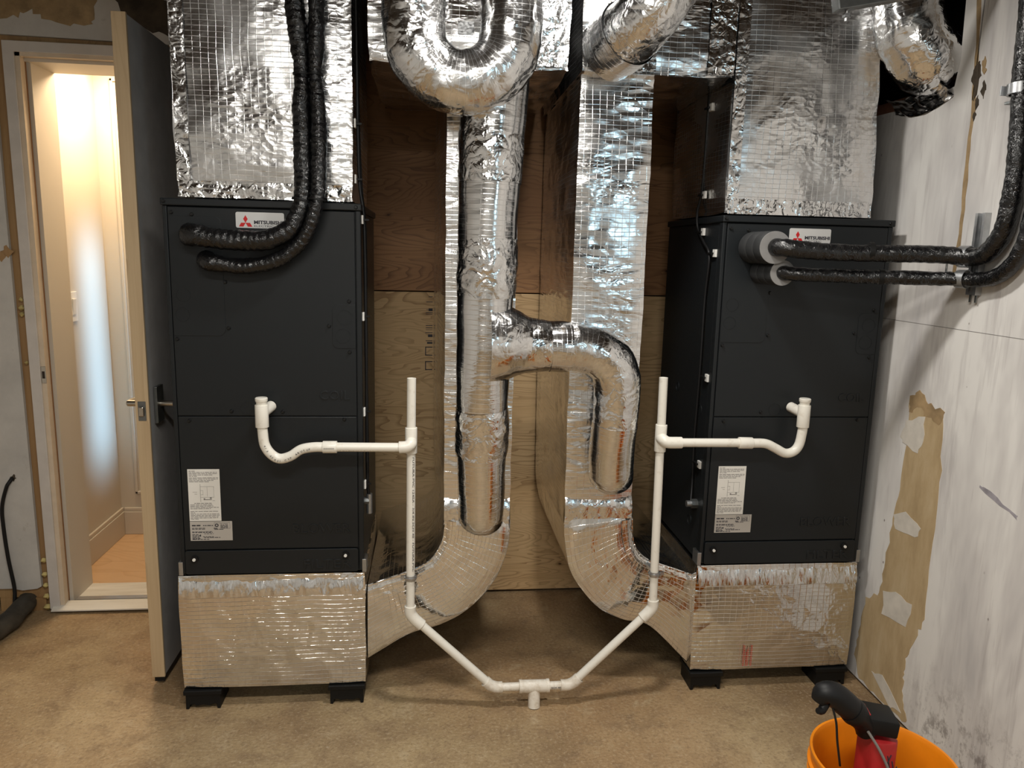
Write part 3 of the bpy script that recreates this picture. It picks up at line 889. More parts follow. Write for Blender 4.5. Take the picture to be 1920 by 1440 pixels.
def foot(x, y, label):
    o = MB()
    pr = [(x-.058, 0), (x-.048, 0), (x-.044, .018), (x-.03, .018), (x-.022, .012), (x, .016), (x+.022, .012), (x+.03, .018), (x+.044, .018), (x+.048, 0), (x+.058, 0), (x+.058, .056), (x-.058, .056)]
    o.prism(pr, 'xz', y, y+.11)
    o.box(x-.064, x+.064, y-.006, y+.116, .056, .0715)
    tag(o.build('riser_foot', 'black_plastic', bevel=.002), label, 'foot', 'black riser feet under the return boxes')
foot(-.785, 2.492, 'black riser foot at the door-side front corner of the door-side return box')
foot(-.292, 2.492, 'black riser foot under the duct-side front corner of the door-side return box')
foot(1.028, 2.492, 'black riser foot under the duct-side front corner of the wall-side return box')
foot(1.520, 2.492, 'black riser foot beside the white wall and the orange bucket')
foot(1.028, 2.97, 'black riser foot at the shaded rear corner of the wall-side return box')
foot(-.292, 2.97, 'black riser foot at the shaded rear corner of the door-side return box')

# ------------------------------------------------------------------ rectangular return ducts with swept elbows
def return_duct(label, x0, x1, inner, outer, left, seed):
    t = thing('return_duct', label, 'duct', ((x0+x1)/2, 2.9, .2), 'rectangular foil return ducts')
    yf, yb = 2.53, 3.31
    ztop, zj = 2.168, max(inner[0][1], outer[0][1])
    def warp(p):
        k = (p.y-yf)/(yb-yf)
        if left and p.x < (x0+x1)/2:
            return Vector((p.x-.035*k, p.y, p.z))
        return p
    foil_box('riser', 'foil', t, (x0, x1, yf, yb, zj-.07, ztop), .02, .012, .007, .004, 10, warp)
    n = 56
    I, _ = catmull([(a, 0, b) for a, b in inner], .001)
    O, _ = catmull([(a, 0, b) for a, b in outer], .001)
    pick = lambda L, u: L[min(len(L)-1, int(round(u*(len(L)-1))))]
    nz = lambda p, f, a: a*(noise.noise(p*f)+.5*noise.noise(p*f*2.7))
    mb = MB()
    def front(u, v):
        p = pick(I, u).lerp(pick(O, u), v)
        e = min(v, 1-v)
        return Vector((p.x, yf+.006*max(0, 1-e*14)-.008*(1-(2*v-1)**4)+nz(Vector((p.x, seed, p.z)), 12, .0035)+.018*max(0, 1-u*9), p.z))
    def side(L, u, v):
        p = pick(L, u)
        y = yf+.006+(yb-yf-.006)*v
        k = .035*v if (left and u < .25) else 0
        return Vector((p.x-(k*(1-u*4) if L is I and left else 0), y, p.z+nz(Vector((p.x*1.0, y, p.z)), 10, .004)))
    mb.grid(front, n, 16, .75, .26)
    mb.grid(lambda u, v: side(I, u, v), n, 30, .6, .78)
    mb.grid(lambda u, v: side(O, u, v), n, 30, .8, .78)
    mb.build('swept_elbow', 'foil_elbow', t, smooth=.9, merge=True)
    # taped corner seam along the inner edge of the elbow
    tp = MB()
    def seam(u, v):
        p = pick(I, .1+.9*u)
        q = pick(O, .1+.9*u)
        d = (q-p).normalized()
        r = p+d*(.042*v+.002*noise.noise(Vector((u*20, v*3, seed))))
        return Vector((r.x, yf-.0035-.006*(v > .2)-.003*abs(noise.noise(Vector((u*30, v*4, seed+2)))), r.z))
    tp.grid(seam, 70, 5, .6, .04)
    tp.build('foil_tape_strip', 'foil_elbow', t, smooth=1.2)
    xa, xb = min(x0, x1), max(x0, x1)
    tp = MB()
    zz = .668
    tp.grid(lambda u, v: Vector((xa+.004+(xb-xa-.008)*u, yf-.0085-.004*abs(noise.noise(Vector((u*12, v*3, seed+9))))+.022*max(0, v-.45)**2/.3, zz+.09*v)), 30, 8, .24, .09)
    tp.build('foil_tape_strip', 'foil_tape', t, smooth=1.2)
    return t
Li = [(.050, .716), (.047, .618), (.032, .569), (.003, .523), (-.040, .494), (-.096, .472), (-.152, .453), (-.218, .430)]
Lo = [(.280, .713), (.280, .594), (.253, .484), (.202, .394), (.126, .320), (.037, .271), (-.078, .235), (-.220, .149)]
Ri = [(.724, .708), (.728, .607), (.742, .556), (.770, .521), (.805, .499), (.852, .482), (.904, .464), (.966, .442)]
Ro = [(.477, .711), (.480, .591), (.501, .479), (.548, .396), (.621, .316), (.713, .270), (.816, .240), (.972, .085)]
return_duct('rectangular silver foil duct curving down to the door-side return box, behind the round duct', .043, .281, Li, Lo, True, 1.3)
return_duct('rectangular silver foil duct curving down to the wall-side return box', .472, .722, Ri, Ro, False, 4.7)

# ------------------------------------------------------------------ trunk boxes under the ceiling
def trunk(label, b, tape):
    t = thing('trunk_duct', label, 'duct', ((b[0]+b[1])/2, (b[2]+b[3])/2, b[4]), 'foil trunk ducts under the joists')
    foil_box('insulated_box', 'foil', t, b, .018, .018, .012, .006, 11)
    for a in tape:
        MB().grid(lambda u, v: Vector((a[0]+(a[1]-a[0])*u, b[2]-.012-.002*noise.noise(Vector((u*9, v*9, a[0]*9))), a[2]+(a[3]-a[2])*v)), 14, 14, a[1]-a[0], a[3]-a[2]).build('tape_patch', 'galv' if len(a) > 4 else 'foil_tape', t, smooth=1.2)
    return t
trunk('silver foil trunk box behind the U-shaped round duct', (-.204, .433, 2.51, 3.33, 2.168, 2.585), [(.075, .125, 2.262, 2.30, 1), (.30, .42, 2.18, 2.42)])
trunk('silver foil trunk box between the return riser and wall-side supply box', (.462, .966, 2.470, 3.33, 2.163, 2.585), [(.60, .70, 2.172, 2.24), (.87, .955, 2.172, 2.50)])

# ------------------------------------------------------------------ round ducts
rd = thing('round_duct', 'round silver foil duct with U-bend at top and side branch in front of both risers', 'duct', (.17, 2.44, .68))
ux0, ux1, uz, uy = -.055, .225, 2.222, 2.325
cx_, ur = (ux0+ux1)/2, (ux1-ux0)/2
arc = [(cx_-ur*math.cos(a*PI/6), uy, uz-ur*math.sin(a*PI/6)) for a in range(7)]
MB().sweep([(ux0-.005, uy, 2.60), (ux0-.002, uy, 2.36)]+arc+[(ux1, uy, 2.36), (ux1, uy, 2.60)], .0905, 44, .012, .0035, 22).build('u_bend', 'foil_bend', rd, smooth=1.2)
MB().sweep([(.195, 2.425, 2.14), (.188, 2.432, 2.0), (.178, 2.436, 1.8), (.172, 2.438, 1.55), (.169, 2.440, 1.30), (.168, 2.452, 1.08), (.171, 2.474, .90), (.174, 2.488, .78), (.175, 2.498, .69), (.175, 2.515, .675)],
           [.100, .100, .097, .092, .089, .086, .083, .081, .079, .06], 36, .016, .0022, 12).build('drop_pipe', 'foil_tube', rd, smooth=1.2)
for z0, z1, r_ in ((1.81, 2.0, .0985), (1.455, 1.64, .0945), (.925, 1.09, .088)):
    f = lambda z: (.168+(z-1.08)*.016 if z > 1.08 else .1705, (2.440-(z-1.3)*.01) if z > 1.2 else 2.452+(1.08-z)*.105)
    pts = [(*f(z0+(z1-z0)*k/4), z0+(z1-z0)*k/4) for k in range(5)]
    MB().sweep(pts, [r_, r_+.003, r_+.003, r_+.003, r_], 36, .012, .004, 26, caps=False).build('tape_wrap', 'foil_tape', rd, smooth=1.2)
MB().sweep([(.185, 2.43, 1.305), (.25, 2.43, 1.305), (.31, 2.43, 1.30), (.40, 2.43, 1.297), (.48, 2.43, 1.295), (.555, 2.432, 1.275), (.605, 2.436, 1.225), (.622, 2.44, 1.14), (.620, 2.448, 1.02)],
           [.135, .120, .092, .080, .079, .080, .080, .078, .076], 32, .012, .003, 22).build('branch_pipe', 'foil_bend', rd, smooth=1.2)
MB().sweep([(.620, 2.446, 1.04), (.619, 2.458, .98), (.622, 2.480, .90), (.628, 2.497, .835), (.630, 2.515, .82)], [.078, .078, .078, .077, .06], 32, .014, .003, 12).build('branch_end', 'foil_tube', rd, smooth=1.2)
MB().sweep([(.385, 2.43, 1.297), (.42, 2.43, 1.297), (.452, 2.43, 1.296)], [.083, .0845, .083], 32, .01, .002, 20, caps=False).build('tape_wrap', 'foil_tube', rd, smooth=1.2)

tk = thing('takeoff_duct', 'short round silver foil duct rising off the trunk box, right of the U-bend', 'duct', (.60, 2.38, 2.2))
MB().sweep([(.552, 2.475, 2.235), (.575, 2.41, 2.25), (.615, 2.34, 2.285), (.66, 2.30, 2.35), (.70, 2.29, 2.44), (.72, 2.29, 2.60)], [.10, .098, .095, .094, .094, .094], 36, .014, .003, 18).build('elbow_pipe', 'foil_bend', tk, smooth=1.2)
MB().sweep([(.565, 2.44, 2.243), (.59, 2.385, 2.262)], [.103, .102], 36, .012, .002, 18, caps=False).build('collar_wrap', 'foil_tube', tk, smooth=1.2)

fd = thing('flexible_duct', 'round silver flexible duct bending into the broken right wall', 'duct', (1.6, 2.45, 2.1))
MB().sweep([(1.50, 2.47, 2.60), (1.515, 2.46, 2.42), (1.54, 2.45, 2.32), (1.60, 2.44, 2.245), (1.65, 2.44, 2.236), (1.72, 2.44, 2.236)], [.105, .105, .107, .108, .10, .095], 36, .012, .005, 20, .003, .03).build('duct_hose', 'foil_bend', fd, smooth=1.2)
pf = MB()
pf.grid(lambda u, v: Vector((WR-.004-.05*(v)**2-.01*noise.noise(Vector((u*8, v*5, 2))), 2.35+.30*u, 2.118-.03*math.sin(u*3)+.05*v*(1+.3*noise.noise(Vector((u*9, 1, 4)))))), 40, 10, .3, .06)
pf.build('plastic_flap', 'foil_tube', fd, smooth=1.2)

# ------------------------------------------------------------------ refrigerant hoses
def zip_tie(parent, c, r, axis):
    c, axis = Vector(c), Vector(axis).normalized()
    o = MB().ring(c-axis*.003, c+axis*.003, r+.0022, r-.003, 28).build('zip_tie', 'black_plastic', parent)
    return o
h1 = thing('refrigerant_hose', 'thick black taped hose, upper and left one of the pair on the door-side air handler', 'hose', (-.40, 2.45, 1.6), 'black insulated refrigerant hoses')
MB().sweep([(-.748, 2.492, 1.628), (-.744, 2.462, 1.628), (-.715, 2.437, 1.627), (-.66, 2.43, 1.617), (-.58, 2.427, 1.614), (-.50, 2.426, 1.619), (-.435, 2.430, 1.655), (-.402, 2.438, 1.725), (-.396, 2.447, 1.80),
            (-.396, 2.455, 1.90), (-.398, 2.455, 2.02), (-.394, 2.455, 2.11), (-.402, 2.455, 2.22), (-.412, 2.455, 2.34), (-.415, 2.455, 2.60)],
           [.033, .034, .034, .030, .031, .030, .029, .027, .028, .028, .027, .022, .028, .029, .029], 26, .0045, .003, 34, .0022, .02).build('taped_sleeve', 'tape_black', h1, smooth=1.2)
zip_tie(h1, (-.394, 2.455, 2.112), .025, (0, 0, 1))
zip_tie(h1, (-.400, 2.440, 1.74), .029, (.2, .1, 1))
h2 = thing('refrigerant_hose', 'thinner black taped hose, lower and right one of the pair on the door-side air handler', 'hose', (-.35, 2.45, 1.5), 'black insulated refrigerant hoses')
MB().sweep([(-.702, 2.492, 1.552), (-.700, 2.47, 1.551), (-.682, 2.447, 1.546), (-.63, 2.444, 1.537), (-.56, 2.443, 1.537), (-.48, 2.440, 1.556), (-.415, 2.435, 1.602), (-.374, 2.425, 1.665), (-.352, 2.424, 1.74),
            (-.347, 2.435, 1.82), (-.346, 2.447, 1.95), (-.350, 2.45, 2.06), (-.354, 2.45, 2.11), (-.349, 2.45, 2.20), (-.346, 2.45, 2.34), (-.346, 2.45, 2.60)],
           [.029, .030, .029, .023, .024, .023, .023, .022, .021, .0235, .025, .023, .019, .0245, .0245, .0245], 24, .0045, .0025, 34, .0018, .018).build('taped_sleeve', 'tape_black', h2, smooth=1.2)
zip_tie(h2, (-.354, 2.45, 2.112), .022, (0, 0, 1))
zip_tie(h2, (-.352, 2.424, 1.742), .0245, (.1, .1, 1))

def wall_hose(label, c, rc, d, pts, rad, ties):
    t = thing('refrigerant_hose', label, 'hose', (c[0], c[1]-.1, c[2]), 'black insulated refrigerant hoses')
    x, y, z = c
    for k in range(3):
        y0, y1 = y-d*k/3, y-d*(k+1)/3+.0015
        MB().cyl((x+.004*k, y0, z), (x+.004*(k+1), y1, z), rc, 32).build('foam_collar', 'foam_black', t, smooth=.6, bevel=.003)
    MB().ring((x+.012, y-d, z), (x+.012, y-d-.004, z), rc-.001, rad[0]*.8, 36).build('foam_end', 'foam_grey', t, smooth=.6)
    MB().sweep(pts, rad, 24, .005, .0018, 30, .0010, .03).build('taped_sleeve', 'tape_black', t, smooth=1.2)
    for p, q, r_ in ties:
        MB().cyl(Vector(p)-Vector(q)*.007, Vector(p)+Vector(q)*.007, r_, 24).build('tape_band', 'black_plastic', t, smooth=.6)
    return t
wall_hose('thicker black hose, upper of the pair running from the foam collars to the wall clamps', (1.076, 2.489, 1.634), .0525, .145,
          [(1.090, 2.36, 1.634), (1.093, 2.325, 1.634), (1.125, 2.298, 1.631), (1.20, 2.282, 1.625), (1.32, 2.258, 1.622), (1.45, 2.21, 1.624), (1.545, 2.165, 1.622), (1.590, 2.115, 1.618), (1.600, 2.06, 1.632), (1.602, 2.012, 1.69), (1.602, 1.995, 1.80), (1.602, 2.0, 1.95), (1.602, 2.02, 2.15), (1.602, 2.04, 2.60)],
          [.027, .028, .028, .027, .026, .027, .026, .027, .028, .027, .027, .026, .026, .026], [((1.355, 2.246, 1.628), (.95, -.3, 0), .029)])
wall_hose('thinner black hose, lower of the pair running from the foam collars to the wall clamps', (1.112, 2.489, 1.554), .0415, .135,
          [(1.124, 2.37, 1.554), (1.128, 2.345, 1.554), (1.158, 2.322, 1.552), (1.24, 2.300, 1.551), (1.36, 2.265, 1.550), (1.48, 2.21, 1.551), (1.56, 2.16, 1.552), (1.602, 2.10, 1.552), (1.610, 2.02, 1.566), (1.610, 1.955, 1.62), (1.610, 1.925, 1.72), (1.610, 1.92, 1.9), (1.610, 1.93, 2.60)],
          [.021, .023, .022, .022, .022, .022, .021, .022, .023, .022, .022, .022, .022], [((1.40, 2.25, 1.5505), (.93, -.35, 0), .0238)])

def strut(name, label, y, z0, z1, dep=.021):
    t = thing(name, label, 'pipe bracket', (WR-.01, y, z0))
    w2 = .0205
    x1, x0 = WR-.0005, WR-dep
    MB().prism([(x1, y-w2), (x1, y+w2), (x0, y+w2), (x0, y+.010), (x0+.006, y+.010), (x0+.006, y+w2-.003), (x1-.003, y+w2-.003), (x1-.003, y-w2+.003), (x0+.006, y-w2+.003), (x0+.006, y-.010), (x0, y-.010), (x0, y-w2)],
               'xy', z0, z1).build('channel', 'galv', t)
    return t
s1 = strut('strut_channel', 'short galvanised strut channel with two hose clamps on the white wall', 2.135, 1.505, 1.748)
for z, r_ in ((1.619, .0305), (1.5525, .0255)):
    cl = MB().ring((1.593, 2.135-.013, z), (1.583, 2.135+.013, z), r_+.002, r_, 32).build('hose_clamp', 'galv', s1, smooth=.6)
    MB().box(1.555, 1.56, 2.15, 2.185, z-.004 if z < 1.6 else z-.022, z if z < 1.6 else z-.018).build('clamp_ear', 'galv', cl)
    MB().cyl((1.5575, 2.17, z-.012 if z < 1.6 else z-.045), (1.5575, 2.17, z+.03 if z < 1.6 else z-.005), .003, 10).build('clamp_bolt', 'galv', cl)
for dy in (-.012, .012):
    MB().box(WR-.012, WR-.008, 2.135+dy-.003, 2.135+dy+.003, 1.483, 1.506).build('anchor_tab', 'galv_dark', s1)
s2 = thing('pipe_clamp', 'single galvanised hose clamp high on the white wall', 'pipe bracket', (WR, 2.03, 2.04))
cl = MB().ring((1.602, 2.02, 2.06), (1.602, 2.022, 2.088), .032, .0265, 32).build('hose_clamp', 'galv', s2, smooth=.6)
MB().box(1.565, 1.640, 2.045, 2.05, 2.06, 2.085).build('clamp_plate', 'galv', s2)
for z in (2.052, 2.085):
    MB().box(1.61, 1.64, 2.045, 2.085, z-.008, z).build('clamp_prong', 'galv_dark', s2, bevel=.001)
s3 = thing('hanger_rail', 'dark steel hanger rail under the joists in front of the foil box', 'rail', (1.3, 2.1, 2.33))
MB().obox((1.345, 2.20, 2.362), (.42, .042, .040), Matrix.Rotation(-.21, 3, 'Y')).build('channel', 'galv_dark', s3, bevel=.003)
MB().cyl((1.178, 2.20, 2.275), (1.178, 2.20, 2.335), .006, 12).cyl((1.178, 2.20, 2.285), (1.178, 2.20, 2.295), .012, 6).build('hanger_bolt', 'galv', s3)
MB().cyl((1.49, 2.20, 2.38), (1.49, 2.20, 2.62), .005, 12).build('threaded_rod', 'galv', s3)

# ------------------------------------------------------------------ white PVC condensate drain
pv = thing('condensate_drain', 'white PVC drain pipes joining both air handlers at a floor tee', 'drain pipe', (.37, 2.44, 0))
PY, PR, FR = 2.44, .0148, .0198
P3 = lambda a: (a[0], PY, a[1])
def pipe(a, b, mat='pvc', r=PR):
    return MB().cyl(P3(a), P3(b), r, 24).build('pipe', mat, pv, smooth=.6)
def fitting(a, b, name='coupling', mat='pvc', r=FR):
    return MB().cyl(P3(a), P3(b), r, 28).build(name, mat, pv, smooth=.6, bevel=.0015)
# vertical stacks
pipe((-.064, 1.185), (-.065, .99))
lt = fitting((-.065, 1.022), (-.065, .935), 'tee')
pipe((-.065, .94), (-.067, .375))
pipe((.7795, 1.193), (.782, 1.0))
rt_ = fitting((.782, 1.032), (.7815, .938), 'tee')
pipe((.7815, .945), (.790, .372))
# open pipe tops
for x, z in ((-.064, 1.185), (.7795, 1.193)):
    MB().ring((x, PY, z-.002), (x, PY, z+.0015), PR, PR-.0035, 24).build('pipe_rim', 'pvc', pv)
# elbows off the tees
def elbow(pts, r=FR, mat='pvc', name='elbow'):
    return MB().sweep([P3(p) for p in pts], r, 26, .006).build(name, mat, pv, smooth=.7)
MB().sweep([(-.065, PY+.004, .975), (-.066, PY-.024, .972), (-.078, PY-.030, .964), (-.103, PY-.030, .962)], FR, 26, .005).build('elbow', 'pvc', pv, smooth=.7)
MB().sweep([(.782, PY+.004, .985), (.784, PY-.022, .984), (.798, PY-.030, .977), (.830, PY-.030, .976), (.846, PY-.030, .976)], FR, 26, .005).build('elbow', 'pvc', pv, smooth=.7)
PYf = PY-.030
MB().cyl((-.10, PYf, .962), (-.31, PYf, .964), PR, 24).build('pipe', 'pvc', pv, smooth=.6)
MB().cyl((.84, PYf, .976), (1.06, PYf, .975), PR, 24).build('pipe', 'pvc', pv, smooth=.6)
cpl = MB().cyl((-.302, PYf, .964), (-.347, PYf, .964), FR, 28).build('coupling', 'pvc', pv, smooth=.6, bevel=.0015)
MB().cyl((1.048, PYf, .975), (1.096, PYf, .974), FR, 28).build('coupling', 'pvc', pv, smooth=.6, bevel=.0015)
sk = MB()
for k in range(14):
    sk.box(-.342+k*.0024, -.3410+k*.0024, PYf-FR-.0003, PYf-FR+.002, .961, .966)
sk.build('coupling_mark', 'ink_grey', cpl)
# traps
def trap(path, tx, tz0, tz1, stub):
    MB().sweep([(a, PYf, b) for a, b in path], PR+.0012, 24, .006).build('trap_bend', 'pvc', pv, smooth=.7)
    MB().cyl((tx, PYf, tz0), (tx, PYf, tz1), FR+.001, 28).build('trap_tee', 'pvc', pv, smooth=.6, bevel=.0015)
    MB().lathe([(.0165, tz1), (.0165, tz1+.008), (.0185, tz1+.011), (.0195, tz1+.014), (.0195, tz1+.021), (.0175, tz1+.023), (0.0001, tz1+.023)], (tx, PYf, 0), 28).build('clean_out_cap', 'pvc', pv, smooth=.7)
    MB().cyl((tx, PYf, (tz0+tz1)/2+.008), (stub, YF-.002, (tz0+tz1)/2+.016), .0175, 24).build('drain_stub', 'pvc', pv, smooth=.6)
trap([(-.535, 1.035), (-.534, 1.013), (-.529, .972), (-.511, .942), (-.484, .926), (-.450, .934), (-.416, .956), (-.378, .9635), (-.34, .964)], -.535, 1.03, 1.103, -.522)
trap([(1.273, 1.035), (1.272, 1.012), (1.265, .968), (1.247, .944), (1.217, .938), (1.180, .956), (1.143, .972), (1.09, .974)], 1.272, 1.03, 1.108, 1.262)
# lower legs
elbow([(-.067, .392), (-.0665, .366), (-.052, .343), (-.028, .320)])
pipe((-.035, .327), (.222, .078), 'pvc')
elbow([(.198, .099), (.215, .083), (.238, .0745), (.258, .074)], mat='pvc_dirty')
pipe((.25, .074), (.33, .074), 'pvc_dirty')
elbow([(.790, .392), (.7895, .366), (.776, .346), (.754, .324)])
pipe((.760, .330), (.508, .078), 'pvc')
elbow([(.534, .100), (.517, .084), (.494, .0735), (.468, .073)], mat='pvc_dirty')
pipe((.48, .073), (.41, .073), 'pvc_dirty')
ft = fitting((.322, .074), (.422, .073), 'floor_tee', 'pvc_dirty', .0225)
for a, b in ((.318, .328), (.416, .426)):
    MB().cyl(P3((a, .0737)), P3((b, .0737)), .0238, 28).build('tee_collar', 'pvc_dirty', ft, smooth=.6)
MB().cyl((.372, PY, .07), (.372, PY-.012, 0), .021, 28, .0215).build('floor_outlet', 'pvc_dirty', ft, smooth=.6)
# clamps holding the stacks to the ducts
for x, z, s_ in ((-.066, .497, 1), (.7885, .492, -1)):
    cl = MB().ring((x, PY, z-.008), (x, PY, z+.008), PR+.004, PR-.0005, 28).build('pipe_clamp', 'galv', pv, smooth=.6)
    MB().ring((x, PY, z-.003), (x, PY, z+.003), PR+.007, PR+.002, 28).build('clamp_band', 'galv', cl, smooth=.6)
    MB().box(x+s_*.0-.006, x+.006, PY+.012, 2.532, z-.006, z+.006).build('clamp_stem', 'galv', cl)
    MB().box(min(x-s_*.034, x), max(x-s_*.034, x), PY-.004, PY+.004, z-.006, z+.006).build('clamp_ear', 'galv', cl)
# printing on the pipes
text('FUTURA PVC 1245A - 3/4 IN SCH 40 - FUTURA PVC', .0085, (-.060, PY-PR-.0003, .925), (0, 0, -1), (1, 0, 0), 'pipe_print', 'ink', pv, .0005, width=.40)
text('FUTURA PVC 1245A SCH 40', .0075, (-.292, PYf-PR*.80, .954), (1, 0, 0), (0, .35, .94), 'pipe_print', 'ink', pv, .0005, width=.17)
text('SCH 40', .010, (.432, PY-PR-.0003, .0695), (1, 0, 0), (0, 0, 1), 'pipe_print', 'ink', pv, .0005, width=.034)
# curved print on the trap
for k, ch in enumerate('FUTURA PVC 1245A 3/4 '):
    if ch == ' ':
        continue
    T = [(-.388, .9605), (-.416, .952), (-.450, .930), (-.484, .922), (-.508, .938), (-.526, .968), (-.533, 1.0)]
    PP, ii = catmull([(a, 0, b) for a, b in T], .002)
    i = int((len(PP)-3)*k/21)
    p, q = PP[i], PP[i+2]
    dd = (q-p).normalized()
    text(ch, .0085, (p.x, PYf-PR-.0018, p.z-.003), (-dd.x, 0, -dd.z), (dd.z, 0, -dd.x), 'pipe_print', 'ink', pv, .0005)

# ------------------------------------------------------------------ control cables with clips
c1 = thing('control_cable', 'black control cable clipped down the side of the door-side air handler', 'cable', (-.217, 2.54, .7))
MB().sweep([(-.243, 2.56, 2.60), (-.240, 2.555, 2.2), (-.238, 2.55, 1.95), (-.234, 2.55, 1.80), (-.220, 2.535, 1.68), (-.217, 2.53, 1.40), (-.217, 2.535, 1.1), (-.217, 2.54, .82), (-.213, 2.55, .75)], .0055, 10, .02, .0008, 9).build('cable_jacket', 'black_rubber', c1, smooth=1)
MB().sweep([(-.241, 2.572, 2.60), (-.239, 2.566, 2.2), (-.236, 2.56, 1.95), (-.229, 2.56, 1.78), (-.217, 2.546, 1.66), (-.2165, 2.543, 1.40), (-.2165, 2.545, 1.1), (-.216, 2.55, .82)], .0045, 10, .02, .0008, 9).build('cable_jacket', 'black_rubber', c1, smooth=1)
for x, y, z in ((-.247, 2.53, 1.988), (-.247, 2.53, 1.817), (-.2255, 2.52, 1.69), (-.2255, 2.52, 1.378), (-.2255, 2.525, 1.056), (-.2255, 2.53, .80)):
    cl = MB().box(x-.001, x+.005, y-.010, y+.012, z-.014, z+.014).build('cable_clip', 'white_plastic', c1, bevel=.001)
    MB().box(x+.003, x+.022, y+.004, y+.010, z-.003, z+.003).build('cable_tie', 'black_plastic', cl)
c2 = thing('control_cable', 'black control cable clipped along the shaded side of the wall-side air handler', 'cable', (.96, 2.58, .7))
MB().sweep([(.966, 2.70, 2.16), (.966, 2.70, 2.0), (.966, 2.71, 1.83), (.961, 2.73, 1.76), (.9635, 2.72, 1.70), (.9635, 2.65, 1.65), (.9635, 2.585, 1.60), (.9635, 2.60, 1.45), (.9635, 2.60, 1.2), (.9635, 2.61, .95), (.9635, 2.60, .78), (.950, 2.566, .71)], .005, 10, .015, .0006, 9).build('cable_jacket', 'black_rubber', c2, smooth=1)
for x, y, z in ((.964, 2.662, 2.112), (.964, 2.672, 1.816), (.969, 2.675, 1.687), (.969, 2.545, 1.612), (.969, 2.537, 1.178), (.969, 2.553, .857)):
    cl = MB().box(x-.005, x+.0035, y-.013, y+.013, z-.013, z+.013).build('cable_clip', 'white_plastic', c2, bevel=.001)
    MB().box(x-.012, x-.004, y+.002, y+.040, z-.003, z+.003).build('cable_tie', 'black_plastic', cl)

# ------------------------------------------------------------------ things by the doorway
tag(MB().sweep([(-1.757, 3.30, .607), (-1.760, 3.262, .602), (-1.772, 3.25, .58), (-1.800, 3.25, .486), (-1.802, 3.25, .38), (-1.795, 3.25, .25), (-1.782, 3.25, .12), (-1.780, 3.235, .05), (-1.765, 3.215, .055)], .0075, 12, .015)
    .build('power_cord', 'black_rubber', smooth=1), 'thin black cord hanging from a hole in the grey wall', 'cord')
tag(MB().sweep([(-1.765, 3.33, .045), (-1.745, 3.25, .043), (-1.735, 3.16, .044), (-1.735, 3.05, .045), (-1.76, 2.93, .046), (-1.84, 2.80, .046), (-1.95, 2.70, .046)], .040, 20, .012, .008, 12)
    .build('drain_hose', 'hose_dirty', smooth=1), 'thick dusty black hose lying on the floor left of the doorway', 'hose')

# ------------------------------------------------------------------ bucket and tool
bc = thing('bucket', 'orange plastic bucket on the floor by the white wall', 'bucket', (1.125, 1.575, 0))
prof = [(.0001, .012), (.140, .012), (.146, .02), (.155, .20), (.161, .37), (.166, .381), (.172, .381), (.173, .374), (.169, .366), (.168, .345), (.1755, .343), (.1755, .337), (.1675, .335), (.167, .318), (.174, .316), (.174, .310), (.166, .308),
        (.165, .285), (.1715, .283), (.1715, .277), (.1645, .275), (.158, .14), (.151, .01), (.148, 0), (.0001, 0)]
MB().lathe(prof, (1.125, 1.575, 0), 64).build('bucket_shell', 'orange', bc, smooth=.7)
tl = thing('cordless_tool', 'red and black cordless tool standing in the orange bucket', 'power tool', (1.09, 1.57, .02))
body = MB()
body.prism([(1.062, 1.535), (1.075, 1.522), (1.115, 1.522), (1.128, 1.535), (1.128, 1.60), (1.115, 1.612), (1.075, 1.612), (1.062, 1.60)], 'xy', .022, .462)
bo = body.build('tool_body', 'tool_red', tl, bevel=.006, smooth=.6)
bo['label'] = 'scuffed red body with black pen marks'
Rb = Matrix.Rotation(.10, 3, 'Y') @ Matrix.Rotation(-.25, 3, 'Z')
bt = MB().obox((1.080, 1.570, .498), (.095, .085, .042), Rb).build('battery', 'black_plastic', tl, bevel=.006, smooth=.6)
MB().obox((1.050, 1.575, .5215), (.03, .05, .006), Rb).build('battery_tab', 'tool_red', bt, bevel=.002)
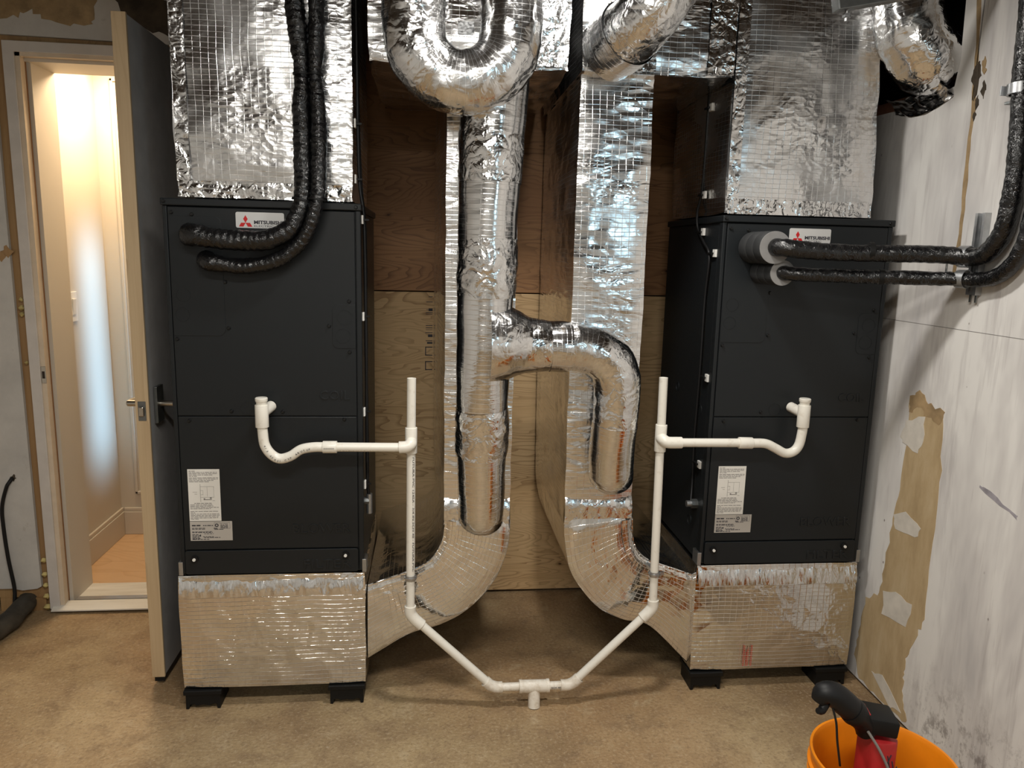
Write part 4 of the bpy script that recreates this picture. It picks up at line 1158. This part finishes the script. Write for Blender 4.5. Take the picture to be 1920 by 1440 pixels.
gr = MB().sweep([(.926, 1.556, .560), (.936, 1.555, .579), (.960, 1.552, .578), (.988, 1.550, .556), (1.015, 1.549, .532), (1.030, 1.549, .516)], [.018, .027, .030, .031, .029, .026], 26, .006).build('grip', 'black_rubber', tl, smooth=.9)
MB().sweep([(1.005, 1.549, .540), (1.018, 1.549, .528), (1.030, 1.55, .514), (1.045, 1.552, .494), (1.055, 1.556, .475)], [.031, .032, .026, .023, .024], 22, .006, .002, 40).build('grip_neck', 'black_plastic', tl, smooth=.9)
MB().sweep([(.938, 1.548, .556), (.926, 1.540, .546), (.914, 1.535, .548)], [.011, .010, .007], 14, .004).build('trigger', 'black_plastic', gr, smooth=.9)
MB().sweep([(.952, 1.54, .556), (.960, 1.53, .52), (.968, 1.53, .47), (.985, 1.535, .40)], .0028, 8, .01).build('lever_rod', 'black_metal', tl, smooth=.9)
MB().sweep([(1.040, 1.525, .495), (1.065, 1.512, .455), (1.092, 1.505, .40), (1.11, 1.50, .34)], .0034, 10, .01).build('tool_cord', 'ink_grey', tl, smooth=.9)
pm = MB()
for a, b, c, d in ((1.095, .43, 1.103, .40), (1.095, .405, 1.104, .432), (1.108, .415, 1.120, .37), (1.112, .378, 1.122, .40), (1.090, .385, 1.105, .378), (1.098, .388, 1.096, .36), (1.11, .35, 1.12, .33), (1.088, .35, 1.10, .33)):
    pm.cyl((a, 1.5216, b), (c, 1.5216, d), .0014, 6)
pm.build('pen_marks', 'ink', bo)

# ------------------------------------------------------------------ chips on the floor
rnd = random.Random(11)
mb = MB()
for k in range(60):
    x, y = rnd.uniform(-1.9, -1.02) if k < 55 else rnd.uniform(-1.0, 1.5), rnd.uniform(1.9, 3.2) if k < 55 else rnd.uniform(1.8, 2.42)
    r_ = rnd.uniform(.001, .0035)
    mb.prism([(x+r_*rnd.uniform(.5, 1.3)*math.cos(a), y+r_*rnd.uniform(.5, 1.3)*math.sin(a)) for a in (0, 1.3, 2.4, 3.9, 5.2)], 'xy', 0, rnd.uniform(.0006, .003))
tag(mb.build('floor_chips', 'tan_paper'), 'tiny pale plaster chips scattered on the concrete floor', 'debris', kind='stuff')
